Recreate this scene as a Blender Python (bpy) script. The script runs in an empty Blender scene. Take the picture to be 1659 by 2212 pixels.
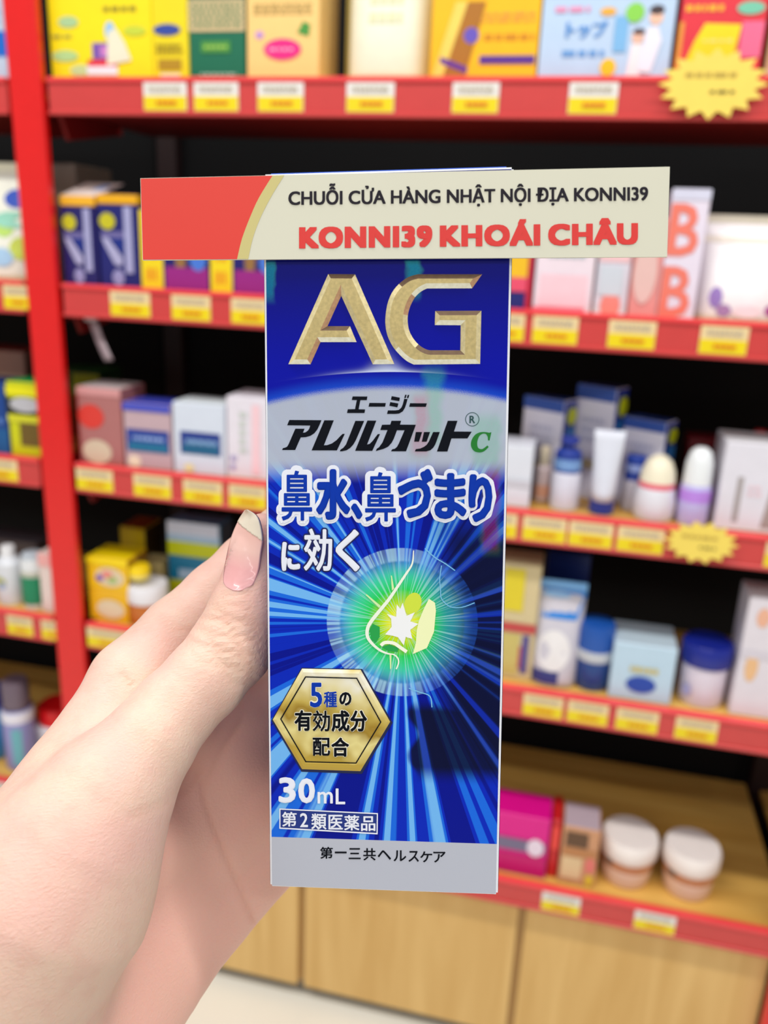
# A hand holds up a medicine carton with a paper banner in front of drugstore shelves.
import bpy, bmesh, math, random
import numpy as np
from mathutils import Vector, Matrix
from mathutils.geometry import tessellate_polygon

SCN = bpy.context.scene
COL = SCN.collection
random.seed(7)

# ------------------------------------------------------------------ camera, world, lights, exposure
S = 1.05                       # metres from the lens to the plane of the shelf fronts
F = 1800.0                     # focal length in photo pixels (1659 x 2212 frame)
PX, PY = 829.5, 1106.0
YAW, PITCH, ROLL = -0.220409, 0.305319, -0.042852
HC = 1.176 * S                 # camera height above the floor
def _rot(a, b, c):
    ca, sa, cb, sb, cc, sc = math.cos(a), math.sin(a), math.cos(b), math.sin(b), math.cos(c), math.sin(c)
    fwd = np.array([sa * cb, ca * cb, -sb]); right = np.array([ca, -sa, 0.0]); down = np.cross(fwd, right)
    return np.array([right * cc + down * sc, -right * sc + down * cc, fwd])
RC = _rot(YAW, PITCH, ROLL)    # rows: image right, image down, forward
CP = np.array([0.0, 0.0, HC])

cam = bpy.data.cameras.new('camera')
cam.sensor_fit = 'VERTICAL'; cam.sensor_height = 36.0; cam.sensor_width = 27.0
cam.lens = F * 36.0 / 2212.0
cam.clip_start = 0.01; cam.clip_end = 50
cam.dof.use_dof = True; cam.dof.focus_distance = 0.157; cam.dof.aperture_fstop = 16.5
camo = bpy.data.objects.new('camera', cam); COL.objects.link(camo)
m = Matrix.Identity(4)
for i in range(3):
    m[i][0], m[i][1], m[i][2], m[i][3] = RC[0][i], -RC[1][i], -RC[2][i], CP[i]
camo.matrix_world = m
SCN.camera = camo

world = bpy.data.worlds.new('store_ambience'); SCN.world = world
world.use_nodes = True
world.node_tree.nodes['Background'].inputs[0].default_value = (0.98, 0.99, 1.0, 1)
world.node_tree.nodes['Background'].inputs[1].default_value = 0.68

def area(name, loc, size, energy, rot=(0, 0, 0), col=(1, .985, .96)):
    l = bpy.data.lights.new(name, 'AREA'); l.shape = 'RECTANGLE'; l.size, l.size_y = size
    l.energy = energy; l.color = col
    o = bpy.data.objects.new(name, l); COL.objects.link(o); o.location = loc; o.rotation_euler = rot
    return o
# rows of ceiling strip lamps above the aisle
area('ceiling_strip_lamp', (-0.9, 0.18, 2.75), (1.5, .12), 42)
area('ceiling_strip_lamp', (0.9, 0.18, 2.75), (1.5, .12), 42)
area('ceiling_strip_lamp', (-1.2, -1.2, 2.75), (1.5, .12), 26)
area('ceiling_strip_lamp', (0.6, -1.2, 2.75), (1.5, .12), 26)
area('ceiling_strip_lamp', (-0.6, -2.8, 2.75), (3.0, .3), 44)

SCN.view_settings.view_transform = 'Standard'
SCN.view_settings.look = 'None'
SCN.view_settings.exposure = -0.82
SCN.view_settings.gamma = 1.0
SCN.view_settings.use_curve_mapping = False
SCN.cycles.use_denoising = True

# ------------------------------------------------------------------ photo geometry helpers
def cam2w(v):
    return CP + RC.T @ np.asarray(v, float)
def pxd(px, py, d):                      # camera-space point at a pixel and a forward distance (m)
    return np.array([(px - PX) / F * d, (py - PY) / F * d, d])
def solve_x(px, Y, Z):                   # world x on a level line that projects to column px
    t = (px - PX) / F
    a = RC[0][0] - t * RC[2][0]
    b = RC[0] - t * RC[2]
    q = np.array([0.0, Y, Z]) - CP
    return -(b @ q) / a
def solve_z(py, X, Y):                   # world z on an upright line that projects to row py
    t = (py - PY) / F
    b = RC[1] - t * RC[2]
    q = np.array([X, Y, 0.0]) - CP
    return -(b @ q) / b[2]
def hit_z(px, py, Z):
    d = RC.T @ np.array([(px - PX) / F, (py - PY) / F, 1.0])
    return CP + d * (Z - HC) / d[2]
def hit_y(px, py, Y):
    d = RC.T @ np.array([(px - PX) / F, (py - PY) / F, 1.0])
    return CP + d * Y / d[1]

# ------------------------------------------------------------------ materials
def lin(c):
    out = []
    for v in c[:3]:
        v = v / 255.0
        out.append(v / 12.92 if v <= 0.04045 else ((v + 0.055) / 1.055) ** 2.4)
    return tuple(out) + (1.0,)
_M = {}
def mat(rgb, rough=.45, metal=0.0, coat=0.0, key='', noise=0.05, spec=.5, alpha=1.0, trans=0.0):
    k = (tuple(rgb), rough, metal, coat, key, alpha, trans)
    if k in _M: return _M[k]
    mt = bpy.data.materials.new('paint_%d_%d_%d' % tuple(rgb[:3]) + key); mt.use_nodes = True
    nt = mt.node_tree; b = nt.nodes['Principled BSDF']
    c = lin(rgb)
    tc = nt.nodes.new('ShaderNodeTexCoord'); nz = nt.nodes.new('ShaderNodeTexNoise')
    nz.inputs['Scale'].default_value = 60; nz.inputs['Detail'].default_value = 3
    nt.links.new(tc.outputs['Object'], nz.inputs['Vector'])
    mx = nt.nodes.new('ShaderNodeMix'); mx.data_type = 'RGBA'
    mx.inputs[6].default_value = tuple(v * (1 - noise) for v in c[:3]) + (1,)
    mx.inputs[7].default_value = tuple(min(1, v * (1 + noise)) for v in c[:3]) + (1,)
    nt.links.new(nz.outputs['Fac'], mx.inputs[0]); nt.links.new(mx.outputs[2], b.inputs['Base Color'])
    b.inputs['Roughness'].default_value = rough; b.inputs['Metallic'].default_value = metal
    b.inputs['Coat Weight'].default_value = coat; b.inputs['Coat Roughness'].default_value = .15
    b.inputs['Specular IOR Level'].default_value = spec
    b.inputs['Alpha'].default_value = alpha; b.inputs['Transmission Weight'].default_value = trans
    _M[k] = mt
    return mt
def wood_mat(c1, c2, axis, key):
    mt = bpy.data.materials.new('wood_' + key); mt.use_nodes = True
    nt = mt.node_tree; b = nt.nodes['Principled BSDF']
    tc = nt.nodes.new('ShaderNodeTexCoord'); mp = nt.nodes.new('ShaderNodeMapping')
    sc = [22, 22, 22]; sc[axis] = 1.6
    mp.inputs['Scale'].default_value = sc
    nt.links.new(tc.outputs['Object'], mp.inputs['Vector'])
    nz = nt.nodes.new('ShaderNodeTexNoise'); nz.inputs['Scale'].default_value = 1.0
    nz.inputs['Detail'].default_value = 5; nz.inputs['Distortion'].default_value = 1.2
    nt.links.new(mp.outputs['Vector'], nz.inputs['Vector'])
    rp = nt.nodes.new('ShaderNodeValToRGB')
    rp.color_ramp.elements[0].position = .3; rp.color_ramp.elements[0].color = lin(c1)
    rp.color_ramp.elements[1].position = .7; rp.color_ramp.elements[1].color = lin(c2)
    nt.links.new(nz.outputs['Fac'], rp.inputs['Fac']); nt.links.new(rp.outputs['Color'], b.inputs['Base Color'])
    b.inputs['Roughness'].default_value = .42
    return mt

# ------------------------------------------------------------------ mesh helpers
def tag(o, label=None, cat=None, group=None, kind=None):
    if label: o['label'] = label
    if cat: o['category'] = cat
    if group: o['group'] = group
    if kind: o['kind'] = kind
    return o
def empty(name, loc=(0, 0, 0), rz=0.0):
    o = bpy.data.objects.new(name, None); COL.objects.link(o); o.empty_display_size = .02
    o.location = loc; o.rotation_euler = (0, 0, rz)
    return o
def mk(name, verts, faces, mt, parent=None, smooth=False):
    me = bpy.data.meshes.new(name)
    me.from_pydata([tuple(float(c) for c in v) for v in verts], [], [tuple(int(i) for i in f) for f in faces])
    me.update()
    if smooth: me.shade_smooth()
    me.materials.append(mt)
    o = bpy.data.objects.new(name, me); COL.objects.link(o)
    if parent: o.parent = parent
    return o
def boxgeo(x0, x1, y0, y1, z0, z1, ch=0.0):
    """box with chamfered edges (24 vertices) or plain (8)"""
    if ch <= 0:
        v = [(x, y, z) for x in (x0, x1) for y in (y0, y1) for z in (z0, z1)]
        f = [(0, 1, 3, 2), (4, 6, 7, 5), (0, 4, 5, 1), (2, 3, 7, 6), (0, 2, 6, 4), (1, 5, 7, 3)]
        return v, f
    bm = bmesh.new()
    v, f = boxgeo(x0, x1, y0, y1, z0, z1)
    bv = [bm.verts.new(p) for p in v]
    for q in f: bm.faces.new([bv[i] for i in q])
    bmesh.ops.bevel(bm, geom=list(bm.edges), offset=ch, segments=1, affect='EDGES')
    bm.verts.index_update()
    vs = [tuple(x.co) for x in bm.verts]; fs = [[x.index for x in q.verts] for q in bm.faces]
    bm.free()
    return vs, fs
def box(name, x0, x1, y0, y1, z0, z1, mt, parent=None, ch=0.0):
    return mk(name, *boxgeo(x0, x1, y0, y1, z0, z1, ch), mt, parent)
def lathe(name, prof, mt, parent=None, n=28, sx=1.0, sy=1.0, smooth=True, caps=True):
    v, f = [], []
    for r, z in prof:
        for i in range(n):
            a = 2 * math.pi * i / n
            v.append((r * sx * math.cos(a), r * sy * math.sin(a), z))
    for k in range(len(prof) - 1):
        for i in range(n):
            j = (i + 1) % n
            f.append((k * n + i, k * n + j, (k + 1) * n + j, (k + 1) * n + i))
    if caps:
        f.append(tuple(reversed(range(n)))); f.append(tuple(range((len(prof) - 1) * n, len(prof) * n)))
    o = mk(name, v, f, mt, parent, smooth)
    if smooth:
        o.data.set_sharp_from_angle(angle=math.radians(40))
    return o
def prism(name, pts, y0, y1, mt, parent=None):
    """polygon given in x,z extruded between y0 and y1"""
    n = len(pts)
    v = [(x, y0, z) for x, z in pts] + [(x, y1, z) for x, z in pts]
    tri = tessellate_polygon([[Vector((x, z, 0)) for x, z in pts]])
    f = [tuple(t) for t in tri] + [tuple(i + n for i in reversed(t)) for t in tri]
    f += [(i, (i + 1) % n, n + (i + 1) % n, n + i) for i in range(n)]
    return mk(name, v, f, mt, parent)
_TX = {}
def text_geo(s, res=3, space=1.0):
    if (s, res, space) in _TX: return _TX[(s, res, space)]
    c = bpy.data.curves.new('t', 'FONT'); c.body = s; c.size = 1.0; c.resolution_u = res; c.space_character = space
    o = bpy.data.objects.new('t', c); COL.objects.link(o)
    bpy.context.view_layer.update()
    dg = bpy.context.evaluated_depsgraph_get()
    me = o.evaluated_get(dg).to_mesh()
    v = np.array([tuple(q.co)[:2] for q in me.vertices]); f = [tuple(p.vertices) for p in me.polygons]
    o.evaluated_get(dg).to_mesh_clear()
    bpy.data.objects.remove(o); bpy.data.curves.remove(c)
    _TX[(s, res, space)] = (v, f)
    return v, f
# ------------------------------------------------------------------ the shop: floor, shelf bays
YF = S                                                     # plane of the shelf fronts
ZT = [HC + S * k for k in (.180, -.061, -.301, -.543, -.848)]   # tops of the five shelves
RAIL_H = .040
DEPTH = [.27, .27, .27, .27, .36]
M_RED = mat((226, 16, 14), .28, coat=.4, key='post')
M_REDDK = mat((120, 8, 8), .5, key='tray')
M_REDBK = mat((30, 3, 4), .6, key='upright')
M_RAIL = mat((206, 62, 60), .35, coat=.3, key='rail')
M_LIP = mat((240, 66, 70), .35, key='lip')
M_BLACK = mat((9, 9, 11), .7, key='back', spec=.2)
M_WOODT = wood_mat((206, 152, 66), (236, 190, 100), 0, 'board')
M_WOODP = wood_mat((212, 168, 96), (230, 190, 120), 2, 'panel')
M_WOODG = wood_mat((184, 146, 86), (196, 158, 98), 2, 'groove')

def floor_mat():
    mt = bpy.data.materials.new('cream_tile'); mt.use_nodes = True
    nt = mt.node_tree; b = nt.nodes['Principled BSDF']
    tc = nt.nodes.new('ShaderNodeTexCoord'); nz = nt.nodes.new('ShaderNodeTexNoise')
    nz.inputs['Scale'].default_value = 4; nz.inputs['Detail'].default_value = 6
    nt.links.new(tc.outputs['Object'], nz.inputs['Vector'])
    rp = nt.nodes.new('ShaderNodeValToRGB')
    rp.color_ramp.elements[0].color = lin((232, 228, 214)); rp.color_ramp.elements[1].color = lin((246, 243, 232))
    nt.links.new(nz.outputs['Fac'], rp.inputs['Fac']); nt.links.new(rp.outputs['Color'], b.inputs['Base Color'])
    b.inputs['Roughness'].default_value = .22
    return mt
M_TILE = floor_mat(); M_GROUT = mat((170, 165, 152), .7, key='grout')
fl = box('floor', -3.2, 3.2, -3.2, 3.2, -.03, -.004, M_GROUT); tag(fl, kind='structure')
tag(box('wall_back', -3.2, 3.2, YF + .42, YF + .5, 0, 3.0, mat((206, 204, 198), .8, key='wall')), kind='structure')
tv, tf = boxgeo(-.298, .298, -.298, .298, -.012, 0, .0015)
tm = bpy.data.meshes.new('floor_tile'); tm.from_pydata(tv, [], tf); tm.materials.append(M_TILE)
for i in range(-5, 5):
    for j in range(-5, 5):
        o = bpy.data.objects.new('floor_tile', tm); COL.objects.link(o); o.parent = fl
        o.location = (.3 + .6 * i, .35 + .6 * j - .05, 0)

PW = .047                                                  # post width
P_L = -.7146 * S                                           # left edge of the left post
P_R = .3434 * S                                            # left edge of the right post
def bay(label, x0, x1, post_x, levels=range(5)):
    """one shelf bay between x0 and x1, with the red post at its left"""
    r = empty('shelf_unit', ((x0 + x1) / 2, YF + .2, 0)); ox, oy = (x0 + x1) / 2, YF + .2
    tag(r, label, 'shelf unit')
    def b(n, a0, a1, b0, b1, c0, c1, mt, par=r, ch=0): return box(n, a0 - ox, a1 - ox, b0 - oy, b1 - oy, c0, c1, mt, par, ch)
    b('post', post_x, post_x + PW, YF - .012, YF + .003, 0, 1.95, M_RED, ch=.003)
    b('back_panel', x0 - PW + .002, x1, YF + .37, YF + .385, .05, 1.95, M_BLACK)
    b('back_upright', x0 - .03, x0 + .004, YF + .345, YF + .37, .1, 1.95, M_REDBK, ch=.002)
    for k in levels:
        z = ZT[k]; d = DEPTH[k]
        tr = b('shelf_tray', x0 + .002, x1 - .002, YF + .004, YF + d, z - .034, z - .012, M_REDDK, ch=.001)
        e_ = .012 if k < 4 else -.012
        b('shelf_board', x0 + e_, x1 - e_, YF + (.001 if k < 4 else .005), YF + d, z - .012, z - .001, M_WOODT, ch=.0008)
        rl = b('price_rail', x0 + .006, x1 - .006, YF - .006, YF + .003, z - RAIL_H, z, M_RAIL, ch=.0015)
        b('rail_lip', x0 + .006, x1 - .006, YF - .009, YF + .003, z - .004, z + .002, M_LIP, rl, ch=.001)
        b('rail_foot', x0 + .006, x1 - .006, YF - .009, YF + .0, z - RAIL_H - .002, z - RAIL_H + .003, M_RAIL, rl, ch=.001)
        if k < 4:
            for xx in (x0 + .004, x1 - .010):
                v = [(xx - ox, YF + .012 - oy, z - .034), (xx - ox, YF + .16 - oy, z - .034), (xx - ox, YF + .15 - oy, z - .048), (xx - ox, YF + .03 - oy, z - .068)]
                v += [(a + .006, bb, c) for a, bb, c in v]
                mk('bracket', v, [(0, 1, 2, 3), (7, 6, 5, 4), (0, 4, 5, 1), (1, 5, 6, 2), (2, 6, 7, 3), (3, 7, 4, 0)], M_REDDK, r)
    # wooden front of the base: three boards with narrow recessed joints
    z5 = ZT[4] - RAIL_H - .003
    n = 3; w = (x1 - x0) / n
    b('base_backing', x0, x1, YF + .024, YF + .034, .03, z5, M_WOODG)
    for i in range(n):
        a0 = x0 + w * i + (.006 if i else 0); a1 = x0 + w * (i + 1) - (.006 if i < n - 1 else 0)
        b('base_panel', a0, a1, YF + .012, YF + .0245, .03, z5, M_WOODP, ch=.0012)
    b('kick_plate', x0, x1, YF + .03, YF + .045, 0, .031, mat((120, 112, 100), .6, key='kick'))
    return r
bay('red shelf bay with wooden boards, holding navy cartons and blue jars', P_L + PW, P_R, P_L)
bay('red shelf bay beyond the post, holding white bottles and a red-capped jar', P_L - 1.06, P_L, P_L - 1.06 - PW)
bay('red shelf bay beyond the gap in the boards past the white-lidded jars', P_R + PW, P_R + PW + 1.0, P_R)

# ------------------------------------------------------------------ product builders
def surf_flat(w, h, y):
    return lambda u, v: ((u - .5) * w, y, v * h)
def decal(par, kind, rgb, prm, surf, w, h, name='printed_panel', rough=.4, lift=None, k=[0]):
    """flat print laid on a product; shapes in 0..1 of the printed face"""
    k[0] += 1
    lift = .0006 + .0001 * (k[0] % 9) if lift is None else lift
    P, fc, stag, offs_done = [], [], [], []
    if kind == 'rect':
        u0, v0, u1, v1 = prm; n = 6
        for j in range(2):
            for i in range(n + 1): P.append((u0 + (u1 - u0) * i / n, (v0, v1)[j]))
        fc = [(i, i + 1, n + 2 + i, n + 1 + i) for i in range(n)]
    elif kind == 'oval':
        u, v, ru, rv = prm; n = 20
        P = [(u, v)] + [(u + ru * math.cos(2 * math.pi * i / n), v + rv * math.sin(2 * math.pi * i / n)) for i in range(n)]
        fc = [(0, 1 + i, 1 + (i + 1) % n) for i in range(n)]
    elif kind == 'poly':
        P = list(prm); fc = [tuple(t) for t in tessellate_polygon([[Vector((a, b, 0)) for a, b in P]])]
    elif kind == 'bars':                      # rows of unreadable small print
        u0, v0, u1, v1, rows = prm
        rnd = random.Random(int(u0 * 97 + v0 * 31))
        for r in range(rows):
            va = v0 + (v1 - v0) * (r + .2) / rows; vb = v0 + (v1 - v0) * (r + .75) / rows
            u = u0
            while u < u1 - .02:
                w_ = rnd.uniform(.04, .12); ue = min(u + w_, u1); s = len(P)
                P += [(u, va), (ue, va), (ue, vb), (u, vb)]; fc.append((s, s + 1, s + 2, s + 3)); u = ue + .025
    elif kind == 'text':
        s, u0, v0, u1, v1, bold = prm
        tv, tf = text_geo(s, 2); lo, hi = tv.min(0), tv.max(0)
        q = (tv - lo) / (hi - lo)
        offs = [(0, 0)] + ([(bold * math.cos(a), bold * math.sin(a) * w / h) for a in np.linspace(0, 2 * math.pi, 7)[:-1]] if bold else [])
        for du, dv in offs:
            s0 = len(P); stag += [len(offs_done)] * len(q); offs_done.append(1)
            P += [(u0 + (u1 - u0) * a + du, v0 + (v1 - v0) * b + dv) for a, b in q]
            fc += [tuple(i + s0 for i in t) for t in tf]
    V = []
    base_lift = lift
    for i, (a, b) in enumerate(P):
        p = surf(a, b); lift = base_lift + (.00004 * stag[i] if stag else 0.0)
        V.append((p[0] + p[3] * lift, p[1] + p[4] * lift, p[2]) if len(p) > 3 else (p[0], p[1] - lift, p[2]))
    return mk(name, V, fc, mat(rgb, rough), par)

def place(sh, x0, x1, top, off, height=None, lift=0.0, dep=0.0):
    Y = YF + off; Z = ZT[sh] + lift
    a, b = solve_x(x0, Y, Z), solve_x(x1, Y, Z)
    if a < P_L + PW + .002 < b: a = P_L + PW + .002                      # keep clear of the post
    if a < P_L - .002 < b: b = P_L - .002
    h = (solve_z(top, (a + b) / 2, Y) - Z) if height is None else height
    return a, b, Y, Z, h
def carton(name, label, sh, x0, x1, top, off, dep, rgb, decals=(), topc=None, side=None, sdecals=(), height=None, lift=0.0, cat='box', group=None, rough=.35, yaw=0.0, leanback=0.0):
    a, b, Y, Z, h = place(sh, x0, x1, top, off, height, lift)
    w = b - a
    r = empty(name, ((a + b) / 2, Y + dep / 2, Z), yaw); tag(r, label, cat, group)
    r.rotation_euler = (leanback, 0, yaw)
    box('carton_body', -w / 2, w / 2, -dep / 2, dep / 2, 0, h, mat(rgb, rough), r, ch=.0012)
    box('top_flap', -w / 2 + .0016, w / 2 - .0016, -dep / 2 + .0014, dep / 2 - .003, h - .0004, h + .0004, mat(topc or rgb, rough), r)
    if side:
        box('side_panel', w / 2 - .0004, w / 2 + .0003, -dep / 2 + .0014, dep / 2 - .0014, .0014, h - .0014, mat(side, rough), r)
    vs = min(1.0, (solve_z(0, (a + b) / 2, Y) - Z) / h) if sh == 0 else 1.0     # top row: print seen below the frame edge
    sf = lambda u, v: ((u - .5) * w, -dep / 2, v * h * vs)
    for d in decals:
        decal(r, d[0], d[1], d[2], sf, w, h, *(d[3:] or ()))
    ss = lambda u, v: (w / 2 + .0004, (u - .5) * dep, v * h, 1.0, 0.0)
    for d in sdecals:
        decal(r, d[0], d[1], d[2], ss, dep, h, *(d[3:] or ()))
    return r
def pouch(name, label, sh, x0, x1, top, off, dep, rgb, decals=(), seal=None, height=None, rough=.3, edge=None):
    a, b, Y, Z, h = place(sh, x0, x1, top, off, height)
    w = b - a; n, mrows = 16, 14
    r = empty(name, ((a + b) / 2, Y + dep / 2, Z)); tag(r, label, 'pouch')
    def prof(u, v):
        s = max(0.0, 1 - abs(2 * u - 1) ** 3.2) ** .55
        t = (1 - max(0, (v - .15) / .77) ** 1.6) if v < .92 else 0.0
        return dep / 2 * (.12 + .88 * s * max(t, 0)) if v < .92 else dep / 2 * .04
    def sf(u, v): return ((u - .5) * w, -prof(u, v), v * h)
    V, Fc = [], []
    for sgn in (-1, 1):
        for j in range(mrows + 1):
            for i in range(n + 1):
                u, v = i / n, .92 * j / mrows
                V.append(((u - .5) * w, sgn * prof(u, v), v * h))
    q = (n + 1) * (mrows + 1)
    for j in range(mrows):
        for i in range(n):
            k = j * (n + 1) + i
            Fc += [(k, k + 1, k + n + 2, k + n + 1), (q + k + n + 1, q + k + n + 2, q + k + 1, q + k)]
    for j in range(mrows):
        k = j * (n + 1); Fc += [(k, k + n + 1, q + k + n + 1, q + k), (k + n, q + k + n, q + k + 2 * n + 1, k + 2 * n + 1)]
    for i in range(n): Fc.append((i, q + i, q + i + 1, i + 1))
    mk('pouch_body', V, Fc, mat(rgb, rough), r, True)
    box('seal_strip', -w / 2, w / 2, -.0012, .0012, .915 * h, h, mat(seal or rgb, rough), r)
    if edge:
        for sx in (-1, 1):
            box('side_gusset', sx * w / 2 - .004, sx * w / 2 + .004, -dep * .1, dep * .1, .004, .93 * h, mat(edge, rough), r, ch=.001)
    for d in decals: decal(r, d[0], d[1], d[2], sf, w, h, *(d[3:] or ()))
    return r
def bottle(name, label, sh, x0, x1, top, off, parts, height=None, cat='bottle', sy=1.0, n=28, decals=(), group=None, lift=0.0):
    """lathed container; parts = (name, rgb, [(radius 0..1, height 0..1), ...], rough)"""
    a, b, Y, Z, h = place(sh, x0, x1, top, off, height, lift)
    R = (b - a) / 2
    a, b, Y2, Z, h = place(sh, x0, x1, top, off + R * sy * .6, height, lift)
    r = empty(name, ((a + b) / 2, Y + R * sy, Z)); tag(r, label, cat, group)
    for p in parts:
        lathe(p[0], [(R * q, h * z) for q, z in p[2]], mat(p[1], p[3] if len(p) > 3 else .3), r, n, 1, sy)
    def sf(u, v):                                   # front half of a cylinder
        t = math.pi * (1 - u) ; return (R * math.cos(t), -R * sy * math.sin(t), v * h, math.cos(t), -math.sin(t))
    for d in decals: decal(r, d[0], d[1], d[2], sf, 2 * R, h, *(d[3:] or ()))
    return r
def price_tag(label, sh, x0, x1, y0=None, y1=None, group='price tags on the shelf rails', top=(236, 226, 200), low=(240, 214, 10)):
    z1 = ZT[sh] - .0045; z0 = ZT[sh] - RAIL_H + .0035
    a, b = solve_x(x0, YF - .008, z0), solve_x(x1, YF - .008, z0)
    r = empty('price_tag', ((a + b) / 2, YF - .0075, z0)); tag(r, label, 'price tag', group)
    w, h = b - a, z1 - z0
    box('card', -w / 2, w / 2, -.0008, .0012, 0, h, mat(top, .35), r)
    box('yellow_band', -w / 2 + .0005, w / 2 - .0005, -.0012, -.0007, .0005, h * .52, mat(low, .35), r)
    sf = lambda u, v: ((u - .5) * w, -.0012, v * h)
    decal(r, 'bars', (226, 120, 20), (.3, .16, .8, .42, 1), sf, w, h, 'price_print')
    decal(r, 'bars', (190, 180, 160), (.12, .64, .9, .9, 2), sf, w, h, 'small_print')
    return r
# ------------------------------------------------------------------ products, shelf by shelf (0 = topmost)
YEL = (246, 226, 12)
# --- top shelf
carton('tall_carton', 'pale blue carton with a bright blue band, left of the red post', 0, -70, 20, None, .01, .07, (196, 216, 238),
       [('rect', (20, 110, 214), (0, .31, 1, .62)), ('bars', (120, 160, 220), (.1, .7, .9, .9, 2), 'small_print')], height=.19)
carton('tea_carton', 'wide yellow carton picturing a figure with a purple laptop, by the red post', 0, 97, 332, None, .012, .075, YEL,
       [('oval', (170, 206, 150), (.2, .74, .1, .07), 'printed_oval'), ('oval', (176, 212, 140), (.15, .32, .13, .07), 'printed_oval'),
        ('oval', (196, 214, 150), (.29, .14, .1, .07), 'printed_oval'), ('rect', (234, 236, 244), (.36, .08, .66, .2)), ('rect', (226, 40, 70), (.37, .19, .66, .27)),
        ('poly', (236, 232, 206), [(.56, .2), (.8, .26), (.74, .48), (.66, .66), (.58, .6)], 'printed_figure'),
        ('oval', (160, 200, 236), (.6, .62, .05, .12), 'printed_figure'), ('rect', (124, 84, 176), (.42, .28, .62, .48)), ('rect', (206, 130, 200), (.5, .31, .6, .44)),
        ('bars', (150, 130, 30), (.55, .84, .9, .94, 1), 'small_print'), ('oval', (200, 214, 60), (.84, .62, .11, .06), 'printed_oval'),
        ('bars', (170, 160, 60), (.03, .53, .22, .6, 1), 'small_print'), ('bars', (230, 120, 30), (.4, .02, .64, .07, 1), 'small_print')], height=.165)
carton('tea_carton', 'narrow yellow carton with a dark blue oval, beside the wide yellow one', 0, 333, 409, None, .012, .075, (240, 218, 16),
       [('oval', (44, 70, 160), (.42, .64, .38, .07), 'printed_oval'), ('bars', (150, 124, 20), (.1, .34, .85, .48, 2), 'small_print'),
        ('rect', (178, 140, 20), (.14, .14, .8, .28)), ('rect', (238, 222, 196), (.2, .03, .75, .1))], height=.15)
carton('tea_carton', 'green and tan carton with a light green label', 0, 411, 530, None, .012, .08, (14, 108, 78),
       [('rect', (214, 188, 140), (.0, .62, 1, 1)), ('bars', (60, 120, 80), (.05, .66, .95, .97, 4), 'leaf_print'),
        ('rect', (74, 150, 60), (.22, .36, .74, .5)), ('bars', (150, 190, 80), (.28, .39, .68, .47, 1), 'small_print'), ('bars', (190, 220, 200), (.2, .07, .85, .11, 1), 'small_print')], height=.168)
carton('tea_carton', 'peach carton with a bright pink oval and a green leaf', 0, 534, 688, None, .012, .08, (250, 208, 130),
       [('oval', (236, 28, 132), (.5, .4, .26, .13), 'pink_oval'), ('bars', (250, 170, 206), (.32, .37, .68, .43, 1), 'small_print'),
        ('poly', (70, 150, 60), [(.7, .6), (.86, .55), (.88, .7), (.78, .74)], 'leaf_print'), ('oval', (196, 150, 210), (.18, .58, .06, .05), 'flower_print'),
        ('bars', (190, 160, 90), (.1, .82, .9, .97, 3), 'small_print')], height=.17)
pouch('refill_pouch', 'pale cream foil pouch with golden edges, beside the peach carton', 0, 738, 920, None, .02, .07, (238, 238, 214),
      [('bars', (222, 222, 180), (.3, .3, .7, .6, 3), 'small_print')], seal=(200, 190, 110), height=.2, edge=(156, 136, 50))
carton('snack_carton', 'orange carton with a purple band and a brown bag pictured', 0, 926, 1156, None, .012, .06, (252, 192, 10),
       [('poly', (176, 112, 26), [(.12, .05), (.34, .05), (.5, .98), (.28, .98)], 'bag_print'), ('poly', (246, 214, 96), [(.03, .05), (.13, .05), (.33, .98), (.22, .98)], 'stripe_print'),
        ('oval', (104, 84, 190), (.38, .57, .07, .1), 'printed_oval'), ('rect', (88, 40, 150), (.47, .22, .98, .32)), ('poly', (104, 44, 150), [(.1, .23), (.36, .1), (.36, .18), (.1, .31)], 'stripe_print'),
        ('bars', (214, 140, 10), (.5, .48, .96, .62, 1), 'small_print'), ('bars', (240, 160, 60), (.42, .72, .95, .86, 2), 'small_print')], height=.165)
carton('medicine_carton', 'light blue carton picturing a child with an adult in white', 0, 1159, 1442, None, .010, .06, (190, 214, 242),
       [('text', (84, 148, 218), ('トップ', .2, .54, .5, .74, .008), 'printed_lettering'), ('bars', (104, 158, 220), (.18, .28, .5, .42, 1), 'small_print'),
        ('rect', (126, 186, 234), (.56, .36, .66, .8)), ('oval', (244, 178, 60), (.5, .86, .06, .05), 'printed_oval'), ('oval', (140, 214, 80), (.7, .84, .07, .12), 'printed_oval'),
        ('oval', (252, 196, 10), (.54, .17, .06, .11), 'printed_oval'), ('poly', (238, 236, 250), [(.76, .12), (.86, .1), (.92, .5), (.88, .68), (.8, .66), (.78, .4)], 'printed_figure'),
        ('oval', (246, 196, 170), (.86, .78, .05, .09), 'printed_figure'), ('oval', (70, 56, 60), (.86, .87, .055, .06), 'printed_figure'), ('oval', (240, 190, 166), (.74, .54, .045, .08), 'printed_figure'),
        ('oval', (90, 66, 66), (.745, .61, .045, .04), 'printed_figure'), ('poly', (246, 236, 240), [(.68, .06), (.78, .06), (.78, .46), (.7, .46)], 'printed_figure'),
        ('rect', (236, 180, 160), (.79, .1, .83, .34)), ('bars', (240, 150, 190), (.1, .84, .36, .95, 1), 'small_print')], height=.165)
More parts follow.
